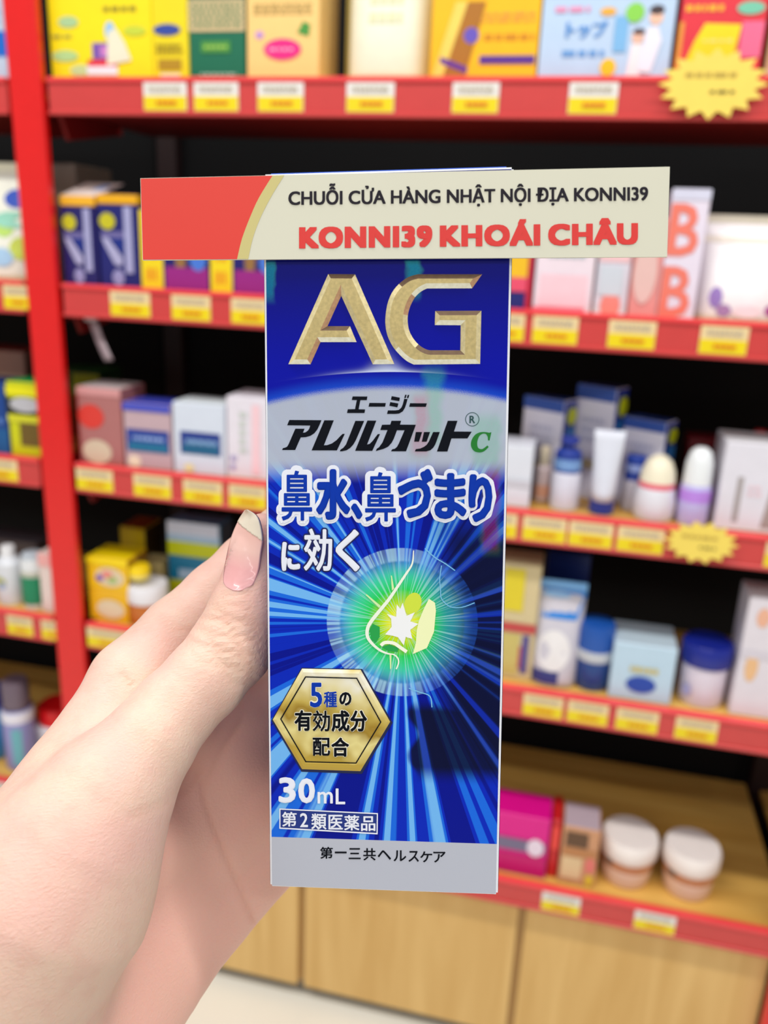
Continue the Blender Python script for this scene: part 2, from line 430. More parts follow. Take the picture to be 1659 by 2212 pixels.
carton('medicine_carton', 'red and pink carton with a bold yellow shape, behind the starburst card', 0, 1452, 1636, None, .012, .06, (228, 52, 66),
       [('poly', (246, 222, 16), [(.08, .12), (.66, .12), (.72, .7), (.3, .72), (.2, .5)], 'printed_shape'), ('bars', (240, 226, 120), (.3, .47, .66, .54, 1), 'small_print'),
        ('rect', (240, 110, 150), (.73, .3, .98, .74)), ('bars', (250, 180, 50), (.05, .84, .5, .98, 1), 'small_print'), ('oval', (120, 200, 170), (.8, .9, .16, .08), 'printed_oval'),
        ('rect', (236, 150, 60), (0, .1, .06, .74))], height=.16)
carton('medicine_carton', 'brown and pale pink carton at the end of the top row', 0, 1648, 1760, None, .012, .06, (206, 170, 130),
       [('rect', (240, 190, 210), (.1, .1, .9, .6))], height=.16)

# --- second shelf
pouch('refill_pouch', 'white pouch with a blue emblem and lime dots, left of the red post', 1, -120, 64, 345, .012, .07, (240, 240, 226),
      [('oval', (40, 80, 190), (.84, .7, .14, .08), 'blue_emblem'), ('oval', (150, 214, 190), (.8, .52, .2, .07), 'printed_dot'), ('oval', (206, 222, 90), (.9, .28, .12, .1), 'printed_dot'),
       ('oval', (170, 206, 236), (.7, .2, .12, .08), 'printed_dot'), ('oval', (190, 226, 110), (.72, .45, .1, .08), 'printed_dot')], seal=(236, 232, 206))
carton('storage_carton', 'grey-brown carton pushed to the back behind the navy cartons', 1, 84, 226, None, .13, .1, (166, 152, 138), [], topc=(176, 162, 146), height=.165)
navy = [('oval', (198, 190, 30), (.25, .8, .2, .1), 'yellow_spot'), ('rect', (164, 164, 206), (.66, .18, .86, .98), 'white_lettering_strip'),
        ('poly', (172, 170, 208), [(.08, .6), (.22, .62), (.6, .36), (.56, .26), (.38, .28), (.16, .5)], 'swoosh_print'), ('oval', (150, 148, 196), (.46, .12, .15, .1), 'printed_dot'),
        ('rect', (106, 100, 156), (.08, .6, .66, .68)), ('poly', (16, 40, 130), [(.26, .6), (.64, .6), (.64, .38)], 'blue_print')]
carton('navy_carton', 'navy carton with a white swoosh, standing against the red post', 1, 136, 214, 446, .008, .08, (32, 26, 100), navy, topc=(90, 60, 130), sdecals=[], group='navy cartons with a swoosh')
carton('navy_carton', 'navy carton with a white swoosh, second one from the red post', 1, 219, 304, 442, .008, .08, (28, 30, 110), navy, topc=(90, 60, 130), group='navy cartons with a swoosh')
a, b, Y, Z, h = place(1, 136, 214, 446, .008)
r = empty('flat_carton', ((a + b) / 2, Y + .04, Z + h + .0005)); tag(r, 'flat white and pink carton with an orange edge, lying on a navy carton', 'box')
w = b - a
box('carton_body', -w / 2, w / 2, -.04, .04, 0, .013, mat((240, 178, 40), .4), r, ch=.001)
v = [(-w / 2, -.038, .0131), (w / 2, -.038, .0131), (w / 2 + .004, .03, .034), (-w / 2 - .002, .03, .034)]
mk('raised_flap', v + [(x, y + .002, z - .001) for x, y, z in v], [(0, 1, 2, 3), (7, 6, 5, 4), (0, 4, 5, 1), (1, 5, 6, 2), (2, 6, 7, 3), (3, 7, 4, 0)], mat((240, 222, 214), .4), r)
mk('flap_print', [(w * .1, -.01, .0222), (w * .4, -.01, .0222), (w * .4, .018, .031), (w * .1, .018, .031)], [(0, 1, 2, 3)], mat((170, 190, 240), .4), r)
a, b, Y, Z, h = place(1, 219, 304, 442, .008)
r = empty('flat_carton', ((a + b) / 2, Y + .04, Z + h + .0005)); tag(r, 'flat orange and purple carton lying on the second navy carton', 'box')
w = b - a
box('carton_body', -w / 2, w / 2, -.04, .04, 0, .012, mat((236, 172, 10), .4), r, ch=.001)
box('top_flap', -w / 2 + .002, w / 2 - .002, -.036, .036, .0119, .0128, mat((130, 80, 130), .4), r)
mag = [('rect', (240, 214, 20), (0, 0, .33, 1), 'yellow_spine'), ('bars', (230, 150, 20), (.08, .06, .24, .9, 3), 'small_print'), ('rect', (150, 30, 130), (.36, .02, 1, .3)),
       ('oval', (70, 120, 214), (.85, .4, .12, .14), 'printed_dot'), ('poly', (150, 110, 60), [(.52, .3), (.66, .3), (.7, .7), (.5, .7)], 'printed_shape')]
carton('drink_carton', 'navy and magenta carton with a yellow spine, beside the navy swoosh cartons', 1, 308, 452, 455, .008, .07, (30, 24, 110), mag, group='navy and magenta cartons')
carton('drink_carton', 'navy and magenta carton with a yellow spine, half behind the held box', 1, 456, 600, 460, .008, .07, (30, 24, 110), mag, group='navy and magenta cartons')
carton('drink_carton', 'navy carton with a red and yellow patch, against the white cartons', 1, 1000, 1144, 470, .012, .07, (36, 40, 120),
       [('rect', (240, 190, 30), (.6, .36, 1, .6)), ('rect', (230, 80, 110), (.6, .2, 1, .36)), ('rect', (190, 30, 60), (.92, 0, 1, 1)), ('oval', (120, 130, 200), (.8, .8, .12, .12), 'printed_dot')])
carton('skincare_carton', 'white carton with pink and grey lettering under the banner', 1, 1149, 1274, 470, .010, .06, (238, 222, 232),
       [('bars', (240, 140, 170), (.25, .76, .85, .86, 1), 'pink_lettering'), ('bars', (170, 190, 196), (.2, .56, .85, .66, 1), 'grey_lettering'), ('rect', (246, 206, 216), (.1, .06, .9, .4)), ('rect', (246, 120, 140), (.0, 0, .9, .05))])
carton('skincare_carton', 'white carton with a pale pink band, beside the grey-lettered one', 1, 1279, 1351, 470, .016, .052, (226, 222, 234),
       [('rect', (244, 200, 204), (.05, .55, .95, .7)), ('oval', (240, 140, 130), (.5, .1, .3, .14), 'printed_dot'), ('rect', (206, 214, 224), (.1, .2, .8, .5))])
carton('skincare_carton', 'pink carton picturing a dark-haired face, between two white cartons', 1, 1354, 1416, 470, .010, .05, (232, 150, 146),
       [('oval', (230, 190, 184), (.45, .45, .4, .32), 'printed_face'), ('oval', (84, 70, 80), (.4, .86, .4, .12), 'printed_hair'), ('rect', (170, 180, 210), (.25, .3, .6, .6))])
carton('skincare_carton', 'tall white carton with two large salmon letters B', 1, 1417, 1497, 408, .012, .06, (232, 222, 238),
       [('text', (238, 124, 106), ('B', .06, .5, .8, .88, .04), 'printed_letter'), ('text', (238, 124, 106), ('B', .06, .02, .8, .4, .04), 'printed_letter'), ('rect', (214, 214, 234), (.0, .92, 1, 1))])
pouch('refill_pouch', 'white pouch with purple flowers along its lower edge and cream top', 1, 1500, 1700, 462, .014, .08, (244, 238, 240),
      [('oval', (176, 60, 150), (.84, .12, .1, .06), 'flower_print'), ('oval', (150, 120, 190), (.2, .22, .07, .1), 'flower_print'), ('oval', (170, 130, 180), (.3, .1, .08, .06), 'flower_print'),
       ('oval', (246, 226, 232), (.55, .1, .16, .06), 'flower_print'), ('rect', (232, 220, 206), (.02, .74, .98, .8)), ('oval', (200, 170, 200), (.9, .3, .05, .08), 'flower_print')], seal=(236, 226, 206))

# --- third shelf
carton('storage_carton', 'reddish brown carton at the back, left of the red post', 2, -80, 66, 755, .15, .08, (150, 110, 96), [('rect', (180, 160, 130), (.1, .1, .9, .7))], topc=(170, 60, 50))
carton('vitamin_carton', 'dark blue carton standing beside the yellow and black carton', 2, -90, 22, 826, .012, .07, (22, 66, 140), [('bars', (90, 130, 200), (.6, .4, .95, .55, 1), 'small_print'), ('rect', (20, 90, 150), (.4, 0, 1, .36))])
carton('vitamin_carton', 'yellow and black carton with a green lid flap and pale oval', 2, 26, 104, 826, .010, .06, (206, 210, 10),
       [('rect', (40, 40, 20), (.0, .54, 1, .78)), ('oval', (190, 190, 196), (.5, .7, .42, .1), 'printed_oval'), ('rect', (110, 88, 30), (.3, .14, 1, .46)), ('rect', (214, 214, 40), (0, .46, 1, .56)), ('rect', (236, 230, 10), (0, .82, 1, .94))], topc=(0, 160, 80))
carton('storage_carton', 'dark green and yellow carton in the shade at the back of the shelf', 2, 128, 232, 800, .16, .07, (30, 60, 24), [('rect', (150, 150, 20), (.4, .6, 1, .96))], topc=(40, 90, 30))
carton('medicine_carton', 'silver carton with a red smear and red side, nearest to the post', 2, 176, 268, 838, .010, .07, (176, 112, 110),
       [('oval', (220, 60, 50), (.3, .62, .3, .16), 'red_print'), ('oval', (214, 196, 170), (.4, .16, .34, .16), 'printed_oval'), ('rect', (214, 150, 150), (0, .9, 1, 1))], topc=(214, 200, 200))
carton('medicine_carton', 'red upright carton in the narrow gap beside the post', 2, 158, 174, 850, .014, .06, (206, 20, 16), [('rect', (240, 70, 50), (.3, .2, .9, .7))])
carton('medicine_carton', 'pinkish silver carton with a deep blue panel', 2, 272, 373, 872, .010, .06, (196, 168, 176),
       [('rect', (30, 60, 150), (.06, .26, .95, .6), 'blue_panel'), ('bars', (150, 180, 226), (.2, .42, .85, .52, 1), 'small_print'), ('rect', (20, 110, 150), (.1, .27, .92, .4)), ('rect', (70, 80, 190), (0, .88, 1, 1)), ('oval', (240, 226, 200), (.2, .1, .14, .09), 'printed_dot')], topc=(60, 70, 180))
carton('medicine_carton', 'white carton with a deep blue panel', 2, 377, 487, 872, .010, .06, (214, 222, 236),
       [('rect', (30, 56, 140), (.14, .28, .92, .6), 'blue_panel'), ('bars', (130, 170, 210), (.25, .4, .85, .52, 1), 'small_print'), ('rect', (20, 96, 136), (.18, .29, .88, .42)), ('oval', (236, 226, 170), (.3, .08, .1, .06), 'printed_dot')], topc=(226, 236, 240))
carton('medicine_carton', 'white carton with a faint pink stripe, half behind the held box', 2, 491, 600, 860, .012, .07, (230, 224, 234),
       [('rect', (246, 206, 214), (.5, .06, .66, .92)), ('bars', (150, 140, 196), (.08, .08, .2, .3, 2), 'small_print'), ('bars', (200, 210, 200), (.26, .3, .4, .85, 5), 'small_print')])
carton('serum_carton', 'small white carton at the edge of the held box, on the third shelf', 2, 1060, 1142, 962, .012, .06, (222, 226, 236), [('rect', (206, 206, 216), (0, .35, 1, .45))], side=(40, 60, 90))
def serum_box(label, x0, x1, top, off):
    carton('serum_carton', label, 2, x0, x1, top, off, .034, (222, 220, 236), [('rect', (40, 76, 160), (0, .88, 1, 1)), ('bars', (190, 190, 214), (.2, .5, .8, .75, 3), 'small_print'), ('rect', (196, 180, 140), (.3, .28, .8, .36))],
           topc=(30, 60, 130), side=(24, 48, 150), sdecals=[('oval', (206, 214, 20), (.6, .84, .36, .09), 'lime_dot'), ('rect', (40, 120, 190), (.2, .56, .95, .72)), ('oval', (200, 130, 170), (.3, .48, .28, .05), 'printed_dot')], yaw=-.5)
serum_box('white carton with navy side and lime dot, the shorter one behind the navy pump', 1120, 1218, 862, .075)
serum_box('white carton with navy side and lime dot, tallest of the three', 1230, 1322, 836, .085)
serum_box('white carton with navy side and lime dot, behind the round cream-topped bottle', 1334, 1432, 908, .07)
bottle('lotion_bottle', 'pale pink slim bottle behind the navy-topped one', 2, 1150, 1186, 965, .05, [('bottle_body', (226, 206, 206), [(.0, 0), (.95, .0), (1, .04), (1, .6), (.55, .66)], .3), ('cap', (210, 196, 170), [(.6, .66), (.6, .97), (.5, 1)], .3), ('label_band', (240, 180, 150), [(1.02, .08), (1.02, .3)], .4)])
bottle('pump_bottle', 'white bottle with a tall navy pump top', 2, 1184, 1248, 945, .018, [('bottle_body', (216, 216, 230), [(.0, 0), (.96, .0), (1, .03), (1, .48), (.9, .52)], .25), ('collar', (34, 60, 150), [(.9, .5), (.92, .52), (.9, .78), (.6, .84)], .3), ('pump_head', (40, 56, 150), [(.3, .82), (.3, .9), (.62, .91), (.62, .99), (.5, 1)], .3), ('highlight_band', (120, 160, 214), [(.93, .56), (.93, .7)], .3)])
# tube standing on its cap
a, b, Y, Z, h = place(2, 1264, 1332, 936, .012)
r = empty('cream_tube', ((a + b) / 2, Y + .02, Z)); tag(r, 'white squeeze tube standing on a small navy cap', 'tube'); w = b - a
V, Fc = [], []
n = 24
for k in range(9):
    t = k / 8; rx = w / 2 * (.72 + .28 * t); ry = .017 * (1 - t) + .001
    for i in range(n):
        q = 2 * math.pi * i / n; V.append((rx * math.cos(q), ry * math.sin(q), h * (.16 + .84 * t)))
for k in range(8):
    for i in range(n): j = (i + 1) % n; Fc.append((k * n + i, k * n + j, (k + 1) * n + j, (k + 1) * n + i))
Fc += [tuple(reversed(range(n))), tuple(range(8 * n, 9 * n))]
mk('tube_body', V, Fc, mat((218, 222, 234), .3), r, True)
lathe('cap', [(.0, 0), (.0155, .0), (.016, .002), (.0155, h * .165), (.012, h * .17)], mat((36, 60, 150), .3), r, 20)
bottle('lotion_bottle', 'squat bottle with white and navy bands, behind the cream-topped one', 2, 1336, 1388, 985, .05, [('bottle_body', (190, 186, 196), [(.0, 0), (.95, .0), (1, .05), (1, .5), (.9, .55)], .3), ('cap', (36, 66, 160), [(.85, .55), (.85, .97), (.7, 1)], .3), ('label_band', (150, 170, 226), [(.87, .72), (.87, .84)], .3)])
bottle('lotion_bottle', 'round white bottle with a cream dome top and pink band', 2, 1364, 1456, 985, .008, [('bottle_body', (224, 224, 232), [(.0, 0), (.9, .0), (1, .08), (1, .3), (.9, .47), (.86, .5)], .3), ('pink_band', (236, 96, 120), [(.87, .48), (.87, .58)], .3), ('dome_cap', (240, 232, 206), [(.86, .58), (.8, .74), (.6, .9), (.3, .98), (.08, 1)], .3)])
bottle('lotion_bottle', 'upright bottle with a white cap and violet tinted body', 2, 1459, 1528, 968, .010, [('bottle_body', (196, 190, 240), [(.0, 0), (.95, .0), (1, .03), (1, .46), (.9, .52)], .2), ('cap', (236, 240, 242), [(.9, .5), (.86, .8), (.66, .94), (.36, .99), (.1, 1)], .25), ('violet_band', (190, 140, 236), [(1.01, .3), (1.01, .46)], .2)])
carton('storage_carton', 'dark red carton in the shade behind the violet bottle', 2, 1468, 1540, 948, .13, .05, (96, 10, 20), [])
carton('gift_carton', 'wide white carton with grey printed panels, at the end of the third shelf', 2, 1540, 1720, 962, .012, .08, (226, 224, 234),
       [('rect', (168, 160, 160), (.2, .1, .27, .62)), ('poly', (166, 150, 146), [(.55, .06), (.98, .06), (.98, .62), (.62, .62)], 'printed_panel'), ('bars', (236, 206, 216), (.34, .4, .5, .55, 2), 'small_print')], topc=(236, 236, 240))
bottle('lotion_bottle', 'bottle with a bright red cap standing behind the wide white carton', 2, 1592, 1642, 930, .13, [('bottle_body', (190, 190, 196), [(.0, 0), (.95, .0), (1, .05), (1, .8), (.6, .86)], .3), ('cap', (206, 16, 30), [(.55, .85), (.55, .98), (.45, 1)], .3)])

# --- fourth shelf
bottle('lotion_bottle', 'white bottle with a narrow white cap, left of the green-labelled bottle', 3, -6, 46, 1182, .012, [('bottle_body', (222, 226, 232), [(.0, 0), (.94, .0), (1, .04), (1, .72), (.7, .8)], .3), ('cap', (240, 240, 242), [(.5, .8), (.5, .98), (.4, 1)], .3)], decals=[('oval', (190, 190, 120), (.45, .42, .16, .1), 'printed_dot'), ('oval', (150, 170, 214), (.5, .36, .1, .06), 'printed_dot')])
bottle('lotion_bottle', 'white bottle with a green label, left of the red post', 3, 50, 96, 1196, .010, [('bottle_body', (224, 226, 226), [(.0, 0), (.94, .0), (1, .04), (1, .84), (.8, .9)], .3), ('cap', (196, 206, 216), [(.82, .9), (.82, .98), (.7, 1)], .3)], decals=[('rect', (20, 136, 92), (.12, .1, .88, .6), 'green_label'), ('rect', (200, 200, 180), (.12, .62, .88, .7), 'label_strip')])
carton('soap_carton', 'white carton with a pink top, touching the red post', 3, 92, 150, 1196, .012, .05, (240, 222, 214), [('rect', (246, 180, 176), (0, .78, 1, 1))])
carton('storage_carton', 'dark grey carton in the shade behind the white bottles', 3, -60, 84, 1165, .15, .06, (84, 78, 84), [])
yl = [('oval', (226, 206, 170), (.56, .42, .36, .3), 'printed_oval'), ('oval', (120, 84, 180), (.3, .36, .1, .1), 'printed_dot'), ('oval', (236, 140, 130), (.5, .5, .14, .12), 'printed_dot'), ('oval', (160, 190, 110), (.62, .34, .12, .1), 'printed_dot')]
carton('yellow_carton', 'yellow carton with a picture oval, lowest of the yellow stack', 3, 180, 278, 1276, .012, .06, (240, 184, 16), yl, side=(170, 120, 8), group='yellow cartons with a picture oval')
a_, b_, Y_, Z_, h_ = place(3, 180, 278, 1276, .012)
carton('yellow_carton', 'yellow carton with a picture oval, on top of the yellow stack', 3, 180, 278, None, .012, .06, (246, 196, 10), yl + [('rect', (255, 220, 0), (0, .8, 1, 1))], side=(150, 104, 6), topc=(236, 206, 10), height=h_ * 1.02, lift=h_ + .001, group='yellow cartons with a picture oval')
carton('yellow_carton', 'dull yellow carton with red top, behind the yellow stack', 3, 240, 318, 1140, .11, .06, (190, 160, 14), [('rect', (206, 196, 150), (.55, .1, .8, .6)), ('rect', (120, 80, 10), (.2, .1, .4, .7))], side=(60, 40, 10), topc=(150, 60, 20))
carton('tonic_carton', 'tall teal carton with white and lime bands, beside the thumb', 3, 368, 478, 1130, .09, .05, (14, 118, 160),
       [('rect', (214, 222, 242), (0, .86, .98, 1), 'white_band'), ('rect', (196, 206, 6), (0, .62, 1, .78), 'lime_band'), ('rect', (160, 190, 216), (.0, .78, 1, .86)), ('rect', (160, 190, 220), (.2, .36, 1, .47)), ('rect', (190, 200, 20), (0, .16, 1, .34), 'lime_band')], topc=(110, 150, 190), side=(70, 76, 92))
bottle('balm_jar', 'amber jar with a wide white cap, in front of the teal carton', 3, 274, 352, 1262, .008, [('jar_body', (196, 110, 40), [(.0, 0), (.95, .0), (1, .06), (1, .5), (.94, .56)], .2), ('cap', (238, 236, 240), [(1.02, .55), (1.05, .6), (1.05, .92), (.98, 1), (0, 1)], .3)], cat='jar')
a, b, Y, Z, h = place(3, 274, 352, 1262, .008)
bottle('cream_pot', 'small pot with a bright yellow lid standing on the white cap', 3, 276, 318, None, .012, [('jar_body', (240, 220, 120), [(.0, 0), (.95, 0), (1, .1), (1, .4)], .3), ('lid', (250, 214, 20), [(1.02, .4), (1.02, .85), (.9, 1), (0, 1)], .3)], height=.020, lift=h + .001, cat='jar')
carton('ointment_carton', 'cream and grey carton between the yellow stack and the teal carton', 3, 306, 352, 1215, .085, .04, (206, 190, 130), [('oval', (150, 156, 150), (.45, .6, .36, .2), 'printed_oval')])
carton('tonic_carton', 'cream carton with a yellow corner and red stripe, beside the blue-topped pouch', 3, 1040, 1146, 1218, .02, .06, (214, 196, 150), [('rect', (226, 206, 40), (.3, .6, .7, .96)), ('rect', (196, 70, 70), (0, .42, 1, .5)), ('rect', (190, 60, 80), (.6, .1, .75, .3)), ('rect', (90, 80, 140), (.75, .06, .9, .4)), ('rect', (206, 190, 110), (.3, .04, .7, .4))])
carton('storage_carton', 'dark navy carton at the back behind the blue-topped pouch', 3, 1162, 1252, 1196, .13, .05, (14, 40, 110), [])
pouch('refill_pouch', 'white pouch with a bright blue top, beside the stacked blue jar', 3, 1140, 1244, 1272, .012, .06, (206, 202, 212),
      [('rect', (40, 130, 214), (0, .66, 1, .92), 'blue_top'), ('oval', (236, 232, 232), (.45, .36, .34, .2), 'printed_oval'), ('rect', (50, 60, 130), (.06, .03, .6, .16), 'navy_print'), ('oval', (150, 196, 240), (.4, .88, .3, .03), 'painted_highlight')], seal=(120, 180, 236))  # the pale oval is a highlight painted across the blue top
bottle('cream_jar', 'navy jar with a silver ring around its middle', 3, 1236, 1316, 1346, .014, [('jar_body', (26, 66, 136), [(.0, 0), (.86, .0), (.95, .05), (1, .4), (1, .46)], .25), ('silver_ring', (196, 200, 206), [(1.03, .45), (1.05, .5), (1.05, .56), (1.02, .6)], .25), ('lid', (30, 84, 170), [(1.0, .6), (1.0, .9), (.92, .98), (.0, 1)], .25)], cat='jar')
carton('mask_tin', 'ice blue tin box with a rounded lid and navy label', 3, 1312, 1446, 1395, .010, .075, (190, 216, 234),
       [('oval', (30, 70, 170), (.5, .3, .24, .15), 'navy_label'), ('bars', (206, 190, 110), (.3, .48, .74, .66, 1), 'gold_lettering')], topc=(190, 210, 222))
a, b, Y, Z, h = place(3, 1312, 1446, 1395, .010)
bottle('cream_jar', 'white jar with a wide navy lid, beside the ice blue tin', 3, 1458, 1568, 1392, .010, [('jar_body', (226, 216, 230), [(.0, 0), (.84, .0), (.9, .04), (.93, .64), (.9, .7)], .3), ('lid', (26, 40, 140), [(1.0, .66), (1.04, .7), (1.04, .95), (.96, 1), (0, 1)], .25)], cat='jar', decals=[('oval', (170, 170, 214), (.25, .26, .07, .1), 'printed_dot')])
carton('powder_carton', 'tall white carton with orange marks at the end of the fourth shelf', 3, 1574, 1690, 1296, .012, .06, (226, 220, 228), [('oval', (236, 180, 150), (.3, .84, .12, .08), 'printed_dot'), ('oval', (236, 190, 140), (.25, .42, .12, .12), 'printed_dot'), ('rect', (216, 210, 220), (.0, .5, 1, .56))], topc=(236, 232, 234))
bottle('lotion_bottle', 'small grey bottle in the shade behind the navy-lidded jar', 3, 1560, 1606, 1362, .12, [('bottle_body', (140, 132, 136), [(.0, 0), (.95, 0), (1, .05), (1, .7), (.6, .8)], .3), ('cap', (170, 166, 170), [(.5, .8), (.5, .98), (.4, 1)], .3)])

# --- bottom shelf
bottle('lotion_bottle', 'bright blue bottle at the end of the bottom shelf, beside the brown-capped one', 4, -60, 14, 1490, .03, [('bottle_body', (60, 140, 196), [(.0, 0), (.94, .0), (1, .03), (1, .62), (.8, .7)], .25), ('cap', (20, 50, 150), [(.8, .7), (.8, .97), (.7, 1)], .3)])
bottle('lotion_bottle', 'violet and white bottle with a brown-grey cap', 4, 12, 70, 1474, .02, [('bottle_body', (150, 150, 206), [(.0, 0), (.94, .0), (1, .03), (1, .62), (.95, .7)], .25), ('white_shoulder', (230, 226, 236), [(1.02, .56), (1.02, .66), (.9, .7)], .3), ('cap', (112, 96, 108), [(.84, .7), (.84, .97), (.74, 1)], .3)], decals=[('rect', (110, 180, 190), (.55, .08, .75, .5), 'printed_panel')])
bottle('balm_jar', 'white jar with a bright red cap, beside the brown-capped bottle', 4, 74, 170, 1528, .06, [('jar_body', (232, 230, 236), [(.0, 0), (.94, .0), (1, .05), (1, .6), (.8, .68)], .3), ('cap', (236, 20, 24), [(.8, .66), (.82, .7), (.82, .95), (.7, 1), (0, 1)], .3)], cat='jar')
carton('hair_colour_carton', 'magenta carton with a grey band and white dot', 4, 1030, 1176, 1760, .014, .06, (226, 14, 140), [('rect', (120, 110, 140), (0, .4, .96, .6)), ('oval', (236, 220, 236), (.82, .5, .12, .15), 'white_dot'), ('rect', (200, 10, 110), (0, 0, 1, .34))])
carton('hair_colour_carton', 'narrow red carton between the magenta and brown cartons', 4, 1179, 1200, 1772, .02, .06, (200, 30, 34), [('rect', (236, 70, 60), (.1, .5, .9, .9))])
carton('hair_colour_carton', 'brown and beige carton with a small red and yellow mark', 4, 1203, 1282, 1790, .014, .06, (206, 150, 110), [('rect', (100, 70, 46), (.1, .66, .7, .92)), ('rect', (190, 130, 80), (.05, .5, .95, .64)), ('rect', (226, 196, 150), (.06, .1, .6, .48)), ('oval', (226, 120, 110), (.82, .38, .14, .14), 'printed_dot'), ('oval', (226, 196, 60), (.84, .12, .12, .1), 'printed_dot')], topc=(190, 170, 180))
for lab, x0, x1, top in (('pale peach jar with a round white lid, beside the brown carton', 1290, 1410, 1812), ('pale peach jar with a round white lid, standing next to empty board', 1424, 1544, 1838)):
    bottle('cream_jar', lab, 4, x0, x1, top, .018, [('jar_body', (236, 204, 184), [(.0, 0), (.82, .0), (.88, .05), (.98, .56), (.98, .62)], .3), ('brown_band', (196, 128, 84), [(.955, .4), (.985, .57)], .35), ('lid', (246, 236, 230), [(1.0, .6), (1.06, .64), (1.06, .92), (.98, 1), (0, 1)], .35)], cat='jar', group='white-lidded jars on the bottom shelf',
           decals=[('rect', (110, 90, 76), (.18, .48, .3, .58), 'dark_mark')])

# --- price tags (card in the rail below the product it names)
W = (236, 232, 226)
for lab, sh, x0, x1 in (
    ('under the narrow yellow carton', 0, 312, 404), ('under the green and tan carton', 0, 420, 515), ('under the peach carton with the pink oval', 0, 557, 655),
    ('under the cream foil pouch', 0, 748, 850), ('under the orange carton', 0, 975, 1075), ('under the light blue carton', 0, 1225, 1330),
    ('under the white pouch with lime dots', 1, 10, 70), ('under the second navy swoosh carton', 1, 240, 325), ('under the first navy and magenta carton', 1, 372, 455), ('under the navy and magenta carton half behind the held box', 1, 500, 580),
    ('under the navy carton with a red patch', 1, 1050, 1130), ('under the white carton with pink and grey lettering', 1, 1148, 1245), ('under the pink carton with a face', 1, 1310, 1412), ('under the white flowered pouch', 1, 1507, 1610),
    ('under the dark blue and the yellow-black carton', 2, -45, 40), ('under the silver and red carton', 2, 167, 245), ('under the pinkish silver carton', 2, 290, 370), ('under the white carton with a blue panel', 2, 397, 480), ('under the white carton with a pink stripe', 2, 495, 575),
    ('under the small white carton at the held box', 2, 1030, 1114), ('under the navy pump bottle', 2, 1127, 1220), ('under the squeeze tube', 2, 1226, 1320), ('under the squat banded bottle', 2, 1330, 1430), ('under the wide white carton', 2, 1648, 1740),
    ('under the green-labelled bottle', 3, 18, 72), ('under the pink-topped carton by the post', 3, 92, 138), ('under the yellow stack', 3, 190, 280), ('under the blue-topped pouch', 3, 1128, 1213), ('under the silver-ringed jar', 3, 1223, 1310), ('under the ice blue tin', 3, 1328, 1418), ('under the navy-lidded jar', 3, 1455, 1545),
    ('under the violet bottle on the bottom shelf', 4, -40, 22), ('under the brown and beige carton', 4, 1168, 1250), ('under the second white-lidded jar', 4, 1367, 1455)):
    price_tag('white and yellow price tag ' + lab, sh, x0, x1, top=W if sh in (0, 4) else (240, 214, 160))
def starburst(label, sh, cx, cy, rw, n, yoff):
    p = hit_y(cx, cy, YF - .016); q = hit_y(cx + rw, cy, YF - .016)
    R = q[0] - p[0]
    r = empty('starburst_sign', (p[0], YF - .016, p[2])); tag(r, label, 'sign')
    pts = []
    for i in range(2 * n):
        t = math.pi * i / n; rr = R * (1.0 if i % 2 == 0 else .76)
        pts.append((rr * math.cos(t), rr * .62 * math.sin(t)))
    prism('card', pts, -.0006, .0006, mat((244, 216, 96), .5), r)
    sf = lambda u, v: ((u - .5) * 2 * R, -.0006, (v - .5) * 1.24 * R)
    decal(r, 'bars', (190, 160, 70), (.24, .58, .7, .68, 1), sf, 2 * R, R, 'faded_lettering')
    decal(r, 'bars', (110, 96, 40), (.48, .36, .74, .43, 1), sf, 2 * R, R, 'dark_lettering')
    box('clip', -.006, .006, .0007, .0045, -.006, .006, mat((220, 220, 220), .3), r)
starburst('yellow starburst card with jagged points clipped over the top shelf rail', 0, 1540, 182, 122, 16, 0)
starburst('yellow starburst card clipped to the rail below the violet bottle', 2, 1514, 1172, 84, 14, 0)
# loose plastic strip hanging under the second shelf
p = hit_y(176, 684, YF + .002)
r = empty('plastic_strip', (p[0], YF + .012, ZT[1] - .045)); tag(r, 'clear grey plastic strip dangling under the shelf beside the red post', 'strip')
V, Fc = [], []
for k in range(9):
    t = k / 8
    x, z, y = .004 + .022 * t + .006 * t * t, -.062 * t + .006 * t * t, -.01 * t
    V += [(x, y, z), (x + .011, y + .003, z + .002), (x + .011, y + .0042, z + .002), (x, y + .0012, z)]
for k in range(8):
    for i in range(4): j = (i + 1) % 4; Fc.append((4 * k + i, 4 * k + j, 4 * k + 4 + j, 4 * k + 4 + i))
Fc += [(3, 2, 1, 0), (32, 33, 34, 35)]
st = mk('strip', V, Fc, mat((150, 130, 136), .25), r, True)
box('strip_clip', .0, .016, -.003, .004, -.003, .008, mat((190, 180, 180), .3), r)
# ------------------------------------------------------------------ the medicine carton held up to the camera
def quad_pose(C):
    """corner pixels TL TR BR BL of a flat rectangle -> camera-space corners up to scale"""
    d = np.array([pxd(x, y, 1.0) for x, y in C])
    A = np.c_[d[0], -d[1], d[2], -d[3]]
    k = np.linalg.svd(A)[2][-1]; k = k / k[0]
    return d * k[:, None]
BOXPX = [(568, 376), (1110, 360), (1075.5, 1934), (583.5, 1916)]
BW, BD = .044, .032
Q = quad_pose(BOXPX)
Q *= BW / np.linalg.norm(Q[1] - Q[0])
ex = (Q[1] - Q[0]) + (Q[2] - Q[3]); ex /= np.linalg.norm(ex)
dn = (Q[3] - Q[0]) + (Q[2] - Q[1]); dn /= np.linalg.norm(dn)
ny = np.cross(ex, dn); ny /= np.linalg.norm(ny)            # away from the camera
up = -(dn - ex * (dn @ ex)); up /= np.linalg.norm(up)
BO = (Q[2] + Q[3]) / 2                                     # base middle of the front face (camera space)
